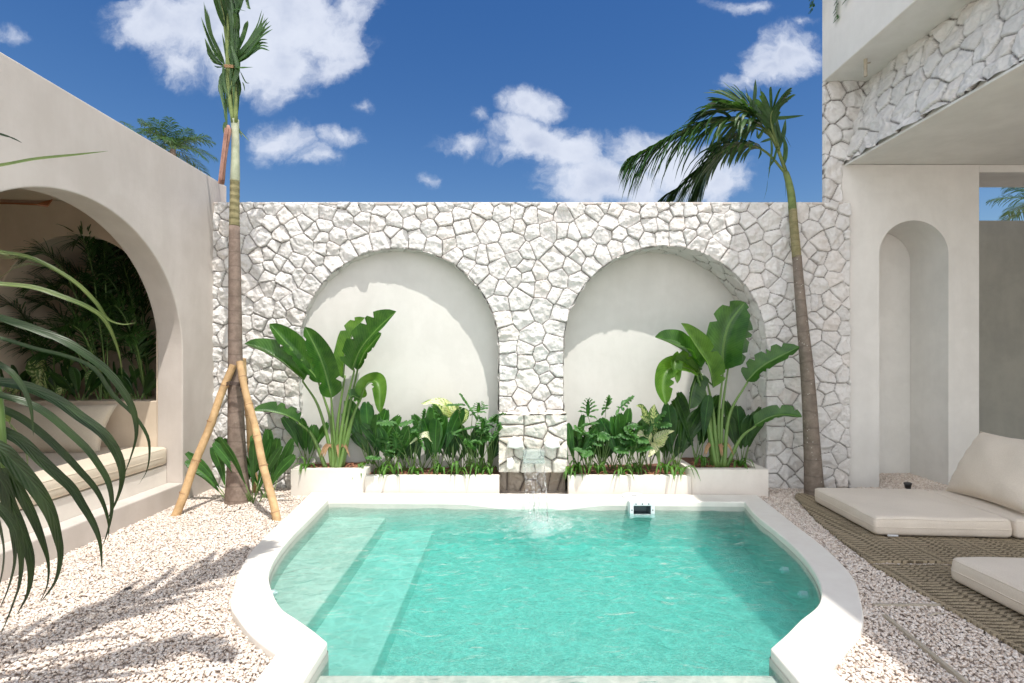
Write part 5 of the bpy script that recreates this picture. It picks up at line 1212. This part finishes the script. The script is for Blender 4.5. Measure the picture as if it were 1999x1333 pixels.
dieff(B(1290, 5.74), [([(1282, 840), (1262, 815), (1253, 795), (1242, 792)], .05, -.1, 'dieff'), ([(1284, 850), (1280, 825), (1276, 805), (1278, 789)], .075, .0, 'dieff'), ([(1284, 855), (1300, 830), (1304, 815), (1290, 806)], .065, 0, 'dark_leaf'), ([(1284, 842), (1270, 825), (1258, 818), (1250, 812)], .055, -.15, 'dieff'),
      ([(1272, 862), (1262, 850), (1252, 848), (1244, 854)], .062, -.25, 'dieff_pale'), ([(1276, 861), (1290, 852), (1304, 845), (1317, 841)], .052, -.25, 'dieff_pale'), ([(1273, 863), (1278, 872), (1272, 882), (1266, 892)], .050, -.25, 'dieff_pale'), ([(1280, 866), (1290, 866), (1298, 858), (1306, 852)], .045, -.2, 'dieff_pale')], 'dieffenbachia with cream splashed leaves in the right planter', GR)
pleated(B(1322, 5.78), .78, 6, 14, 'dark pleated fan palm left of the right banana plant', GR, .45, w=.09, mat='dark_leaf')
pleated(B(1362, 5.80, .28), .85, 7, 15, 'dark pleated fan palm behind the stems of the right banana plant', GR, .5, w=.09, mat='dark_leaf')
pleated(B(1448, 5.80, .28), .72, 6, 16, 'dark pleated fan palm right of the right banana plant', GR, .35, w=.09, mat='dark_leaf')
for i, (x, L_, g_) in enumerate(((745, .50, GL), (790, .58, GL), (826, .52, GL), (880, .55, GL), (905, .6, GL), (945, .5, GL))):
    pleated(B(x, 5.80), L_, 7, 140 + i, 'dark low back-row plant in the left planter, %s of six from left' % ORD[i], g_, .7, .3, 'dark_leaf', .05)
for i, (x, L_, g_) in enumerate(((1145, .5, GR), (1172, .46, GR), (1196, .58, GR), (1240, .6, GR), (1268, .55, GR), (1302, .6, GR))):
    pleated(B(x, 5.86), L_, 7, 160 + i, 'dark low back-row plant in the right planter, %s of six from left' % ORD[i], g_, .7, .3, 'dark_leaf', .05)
lobed(B(1152, 5.62), .42, 6, 31, 'small lobed philodendron at the front left of the right planter', GR)
lobed(B(1228, 5.62), .44, 6, 32, 'small lobed philodendron in front of the broad fan palm, right planter', GR)
lobed(B(758, 5.62), .42, 6, 33, 'small lobed philodendron at the front left of the low left planter', GL)
for i, (x, y_, L_) in enumerate(((450, 5.30, .62), (495, 5.12, .78), (522, 5.28, .72))):
    pleated(Vector(((x - 1000) / 1000 * y_, y_, .0)), L_, 7, 20 + i, ('pleated fan palm left of the propped palm trunk', 'pleated fan palm in front of the propped palm trunk', 'pleated fan palm right of the propped palm, behind the bamboo')[i], 'fan palms round the foot of the propped palm', .75, .3, w=.055)

# --- plants in the alcove of the pavilion
def areca(base, ends, seed, label, name='areca_palm', L=.30, w=.0075, mat='dark_leaf', group=None, n=42):
    e = empty(name, base, label, 'palm', group); base = Vector(base)
    for i, q in enumerate(ends):
        q = Vector(q); mid_ = base.lerp(q, .45) + Vector((0, 0, .30 * (q - base).length)); mid2 = base.lerp(q, .78) + Vector((0, 0, .22 * (q - base).length))
        f = MB(); r_ = MB(); frond(f, r_, [base, mid_, mid2, q], n, L, w, .7, .75, .25, seed + i, .009, start=.28, seg=5)
        o = f.build('frond', M[mat], e, True); s_ = r_.build('midrib', M['stem'], e, True); s_.parent = o; s_.matrix_parent_inverse = Matrix.Identity(4)
GA = 'plants in the pavilion alcove'
areca((-4.35, 5.52, 1.0), [px(60, 500, 5.1), px(150, 470, 5.25), px(60, 560, 5.2), px(200, 470, 5.4), px(200, 530, 5.5), px(20, 640, 5.2), px(110, 560, 5.35), px(205, 610, 5.4), px(180, 610, 5.2), px(120, 640, 5.0)], 50, 'dense areca palm arching out of the middle of the alcove', group=GA)
areca((-3.95, 5.55, 1.0), [px(215, 500, 5.55), px(235, 590, 5.45), px(225, 540, 5.5), px(185, 540, 5.3), px(245, 665, 5.4), px(210, 600, 5.2), px(245, 660, 5.1)], 70, 'dark areca palm against the right side of the alcove', group=GA)
areca((-4.65, 5.85, 1.0), [px(100, 520, 5.6), px(40, 600, 5.6), px(140, 540, 5.7), px(190, 480, 5.8), px(60, 680, 5.5), px(150, 640, 5.6), px(130, 700, 5.4), px(90, 590, 5.5), px(200, 570, 5.7)], 110, 'tall areca palm standing deep at the back of the alcove', L=.36, group=GA)
areca((-4.12, 5.85, 1.0), [px(250, 520, 5.7), px(215, 490, 5.8), px(270, 600, 5.75), px(185, 600, 5.6), px(230, 640, 5.6), px(275, 680, 5.7), px(200, 690, 5.5), px(245, 560, 5.8)], 130, 'tall areca palm in the back right corner of the alcove', L=.32, group=GA)
areca((-4.9, 5.5, 1.0), [px(-20, 640, 5.2), px(50, 660, 5.2), px(0, 600, 5.3), px(100, 690, 5.1)], 90, 'low areca palm at the left side of the alcove', group=GA)
dieff(Vector((-4.75, 5.38, 1.0)), [([(92, 745), (72, 715), (80, 715), (92, 772)], .09, -.05, 'dieff'), ([(95, 715), (82, 725), (78, 745), (90, 770)], .085, -.1, 'dieff'), ([(150, 735), (138, 745), (122, 760), (108, 778)], .075, -.08, 'dieff'), ([(60, 760), (45, 755), (32, 765), (22, 775)], .06, -.1, 'dieff'), ([(30, 760), (15, 755), (2, 765), (-10, 775)], .06, -.1, 'dieff')], 'large veined pale green leaves at the front of the alcove', GA)
dieff(Vector((-4.35, 5.42, 1.0)), [([(190, 720), (185, 735), (180, 750), (178, 772)], .08, -.05, 'dieff'), ([(200, 712), (196, 725), (194, 738), (192, 752)], .07, -.05, 'dieff'), ([(150, 700), (140, 705), (132, 715), (128, 730)], .05, -.03, 'dieff')], 'dim veined leaves right of the pale ones in the alcove', GA)
for i, (x, y_) in enumerate(((40, 5.5), (130, 5.5), (225, 5.5), (270, 5.45), (160, 5.35), (10, 5.4))):
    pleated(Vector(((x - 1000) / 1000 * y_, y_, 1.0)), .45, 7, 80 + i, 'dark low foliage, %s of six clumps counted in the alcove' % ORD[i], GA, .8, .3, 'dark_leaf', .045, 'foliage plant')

# --- foreground palm at the left, close to the camera
fp = empty('foreground_palm', (-2.35, 1.2, 0), 'dark palm with long drooping leaflets hanging in at the left foreground', 'palm')
base = Vector((-2.45, 1.15, 0)); Yn = 1.75
rc = [base, Vector((-2.55, 1.3, 1.0)), Vector((-2.35, 1.5, 1.72)), Vector((-2.05, 1.7, 1.80)), Vector((-1.85, 1.8, 1.50)), Vector((-1.83, 1.85, 1.1))]
mb = MB(); mb.tube(crom(rc, 30), [.03 - .018 * i / 29 for i in range(30)], 8); mb.build('midrib', M['stem'], fp, True)
rc2 = [base + Vector((-.1, 0, 0)), Vector((-2.7, 1.2, .9)), Vector((-2.6, 1.4, 2.0)), Vector((-2.2, 1.7, 2.4)), Vector((-1.99, 1.8, 2.2))]
mb = MB(); mb.tube(crom(rc2, 30), [.026 - .018 * i / 29 for i in range(30)], 8); mb.build('midrib', M['stem'], fp, True)
NL = [([(-180, 470), (-60, 475), (0, 492), (52, 501), (104, 524), (152, 555), (189, 592), (210, 622), (238, 633), (266, 630)], 7, 'near_leaf_pale'),
      ([(-180, 560), (-60, 548), (0, 555), (67, 562), (128, 582), (175, 602), (209, 629), (233, 687), (240, 740)], 9, 'near_leaf_pale'),
      ([(-180, 600), (-70, 602), (0, 621), (67, 643), (128, 667), (175, 697), (209, 724), (240, 762), (262, 803), (268, 845), (260, 882), (242, 930)], 12, 'near_leaf'),
      ([(-170, 640), (-70, 648), (0, 660), (67, 680), (135, 697), (186, 721), (222, 772), (262, 810), (288, 850), (293, 884), (287, 920), (271, 946)], 6, 'near_leaf'),
      ([(-170, 730), (-70, 730), (0, 746), (57, 757), (114, 783), (157, 814), (200, 845), (225, 877), (239, 911), (239, 945), (228, 979), (209, 1016)], 15, 'near_leaf'),
      ([(-170, 740), (-70, 752), (0, 771), (57, 788), (97, 811), (137, 845), (171, 877), (194, 908), (211, 937), (219, 968), (219, 1002), (211, 1039), (199, 1070)], 10, 'near_leaf'),
      ([(-160, 760), (-70, 772), (0, 797), (43, 817), (85, 848), (128, 888), (160, 922), (188, 954), (206, 990), (214, 1030), (209, 1062)], 10, 'near_leaf'),
      ([(-160, 800), (-70, 812), (0, 840), (43, 862), (80, 897), (114, 928), (142, 954), (162, 985), (185, 1025), (197, 1062), (200, 1115)], 14, 'near_leaf'),
      ([(-150, 830), (-60, 845), (0, 877), (28, 902), (57, 934), (83, 968), (103, 1005), (115, 1045), (121, 1085), (110, 1135), (78, 1178)], 20, 'near_leaf'),
      ([(-150, 850), (-60, 862), (0, 894), (35, 947), (66, 1004), (87, 1056), (98, 1100), (94, 1144), (76, 1180)], 17, 'near_leaf'),
      ([(-140, 880), (-60, 896), (0, 934), (26, 995), (48, 1047), (63, 1100), (57, 1157), (32, 1202)], 18, 'near_leaf'),
      ([(-120, 900), (-50, 915), (9, 960), (26, 1020), (33, 1090), (18, 1150), (-4, 1196)], 16, 'near_leaf'),
      ([(-110, 930), (-50, 950), (17, 1012), (42, 1075), (41, 1135), (26, 1182), (2, 1240)], 10, 'near_leaf'),
      ([(-130, 780), (-60, 776), (0, 808), (28, 834), (46, 863), (55, 894), (53, 924)], 12, 'near_leaf_pale'),
      ([(-100, 900), (-60, 930), (-12, 980), (8, 1050), (8, 1110), (-10, 1180)], 18, 'near_leaf'),
      ([(-260, 360), (-120, 342), (0, 325), (70, 312), (150, 303), (212, 295)], 11, 'near_leaf_pale'),
      ([(-200, 200), (-90, 235), (0, 262), (25, 270), (44, 279)], 5, 'near_leaf'),
      ([(-130, 700), (-60, 690), (0, 712), (35, 740), (60, 790), (66, 850)], 8, 'near_leaf')]
rj = random.Random(6)
for i, (pp, w, mt) in enumerate(NL):
    f = MB(); Y0 = 1.78 + rj.uniform(-.12, .12); m_ = len(pp)
    P = [px(a, b, Y0 + .35 * (j / (m_ - 1)) * (1 if i < 15 else .2)) for j, (a, b) in enumerate(pp)]
    blade(f, P, w * Y0 / 1000 * .74, 'strap', (rj.uniform(-.2, .4), -.8, .7), .35, 34, 4, seed=i)
    f.build('leaflet', M[mt], fp, True)
mb = MB()
for i in range(16): # frayed pale fibres on the upper stalks
    t = rj.random(); q = px(-60 + 150 * t, 478 + 40 * t + rj.uniform(-4, 4), 1.8); d = Vector((-.12, 0, rj.uniform(-.06, .03))); mb.tube([q, q + d * .5 + Vector((0, 0, .012)), q + d], [.0012, .001, .0006], 4)
mb.build('fibres', M['near_leaf_pale'], fp)

# --- tall palm beside the viewer whose crown stands above the picture and shades the gravel
op = empty('overhead_palm', (-3.0, .9, 0), 'tall palm beside the viewer, its shadow falling on the left gravel', 'palm tree')
def up(gx, gy, s_): return Vector((gx, gy, 0)) + Vector((.55, -1, 2.6)) * s_
trunk('trunk', [Vector((-2.95, .35, -.05)), Vector((-2.9, .4, 2)), Vector((-2.5, .6, 3.9))], [.13, .08, .06], M['bark'], op)
for i, (pp, n, L, sd) in enumerate((
        ([up(-2.75, 1.9, 1.55), up(-2.62, 2.45, 1.60), up(-2.35, 3.0, 1.62), up(-2.1, 3.55, 1.60), up(-1.95, 3.95, 1.52)], 30, .50, 1),
        ([up(-2.75, 1.7, 1.5), up(-2.35, 2.15, 1.56), up(-2.0, 2.45, 1.56), up(-1.7, 2.62, 1.50), up(-1.42, 2.55, 1.44)], 26, .24, 2),
        ([up(-2.9, 1.7, 1.5), up(-3.1, 2.1, 1.6), up(-3.2, 2.5, 1.65)], 18, .45, 3),
        ([up(-2.6, 1.5, 1.5), up(-2.3, 1.8, 1.5), up(-1.9, 1.95, 1.45)], 44, .5, 4), ([up(-2.9, 1.3, 1.5), up(-2.5, 1.4, 1.5), up(-2.0, 1.5, 1.45)], 44, .5, 5), ([up(-2.9, 1.5, 1.4), up(-2.8, 1.8, 1.45), up(-2.5, 2.1, 1.4)], 40, .5, 6))):  # the three fronds here are added to shade the foreground leaflets
    f = MB(); r_ = MB(); P = [Vector((-2.5, .6, 3.9))] + pp
    frond(f, r_, P, int(n * 1.25), L * 1.08, .029, .9, .5, .1, 200 + i, .022, start=.25, seg=5)
    f.build('frond', M['palm_leaf'], op, True); r_.build('midrib', M['stem'], op, True)

# --- distant palms over the walls
def far_palm(x, y, Y, L, seed, label, nf=16, el=(-.2, 1.3)):
    c = px(x, y, Y); e = empty('coconut_palm', (c.x, c.y, 0), label, 'palm tree', 'distant palms beyond the garden walls')
    trunk('trunk', [Vector((c.x + .3, c.y, -.3)), Vector((c.x + .1, c.y, c.z * .5)), c], [.22, .16, .12], M['bark'], e, 10)
    palm_crown(e, c, nf, L, L * .34, L * .0085, seed, M['palm_leaf'], el, 46)
far_palm(338, 292, 24, 1.7, 5, 'distant coconut palm crown showing above the pavilion roof near the tied palm', 22)
far_palm(262, 262, 27, 1.3, 9, 'distant coconut palm top further left over the pavilion roof', 14)
far_palm(2035, 400, 15, 1.35, 12, 'palm frond hanging above the garden wall at the far right', 14)
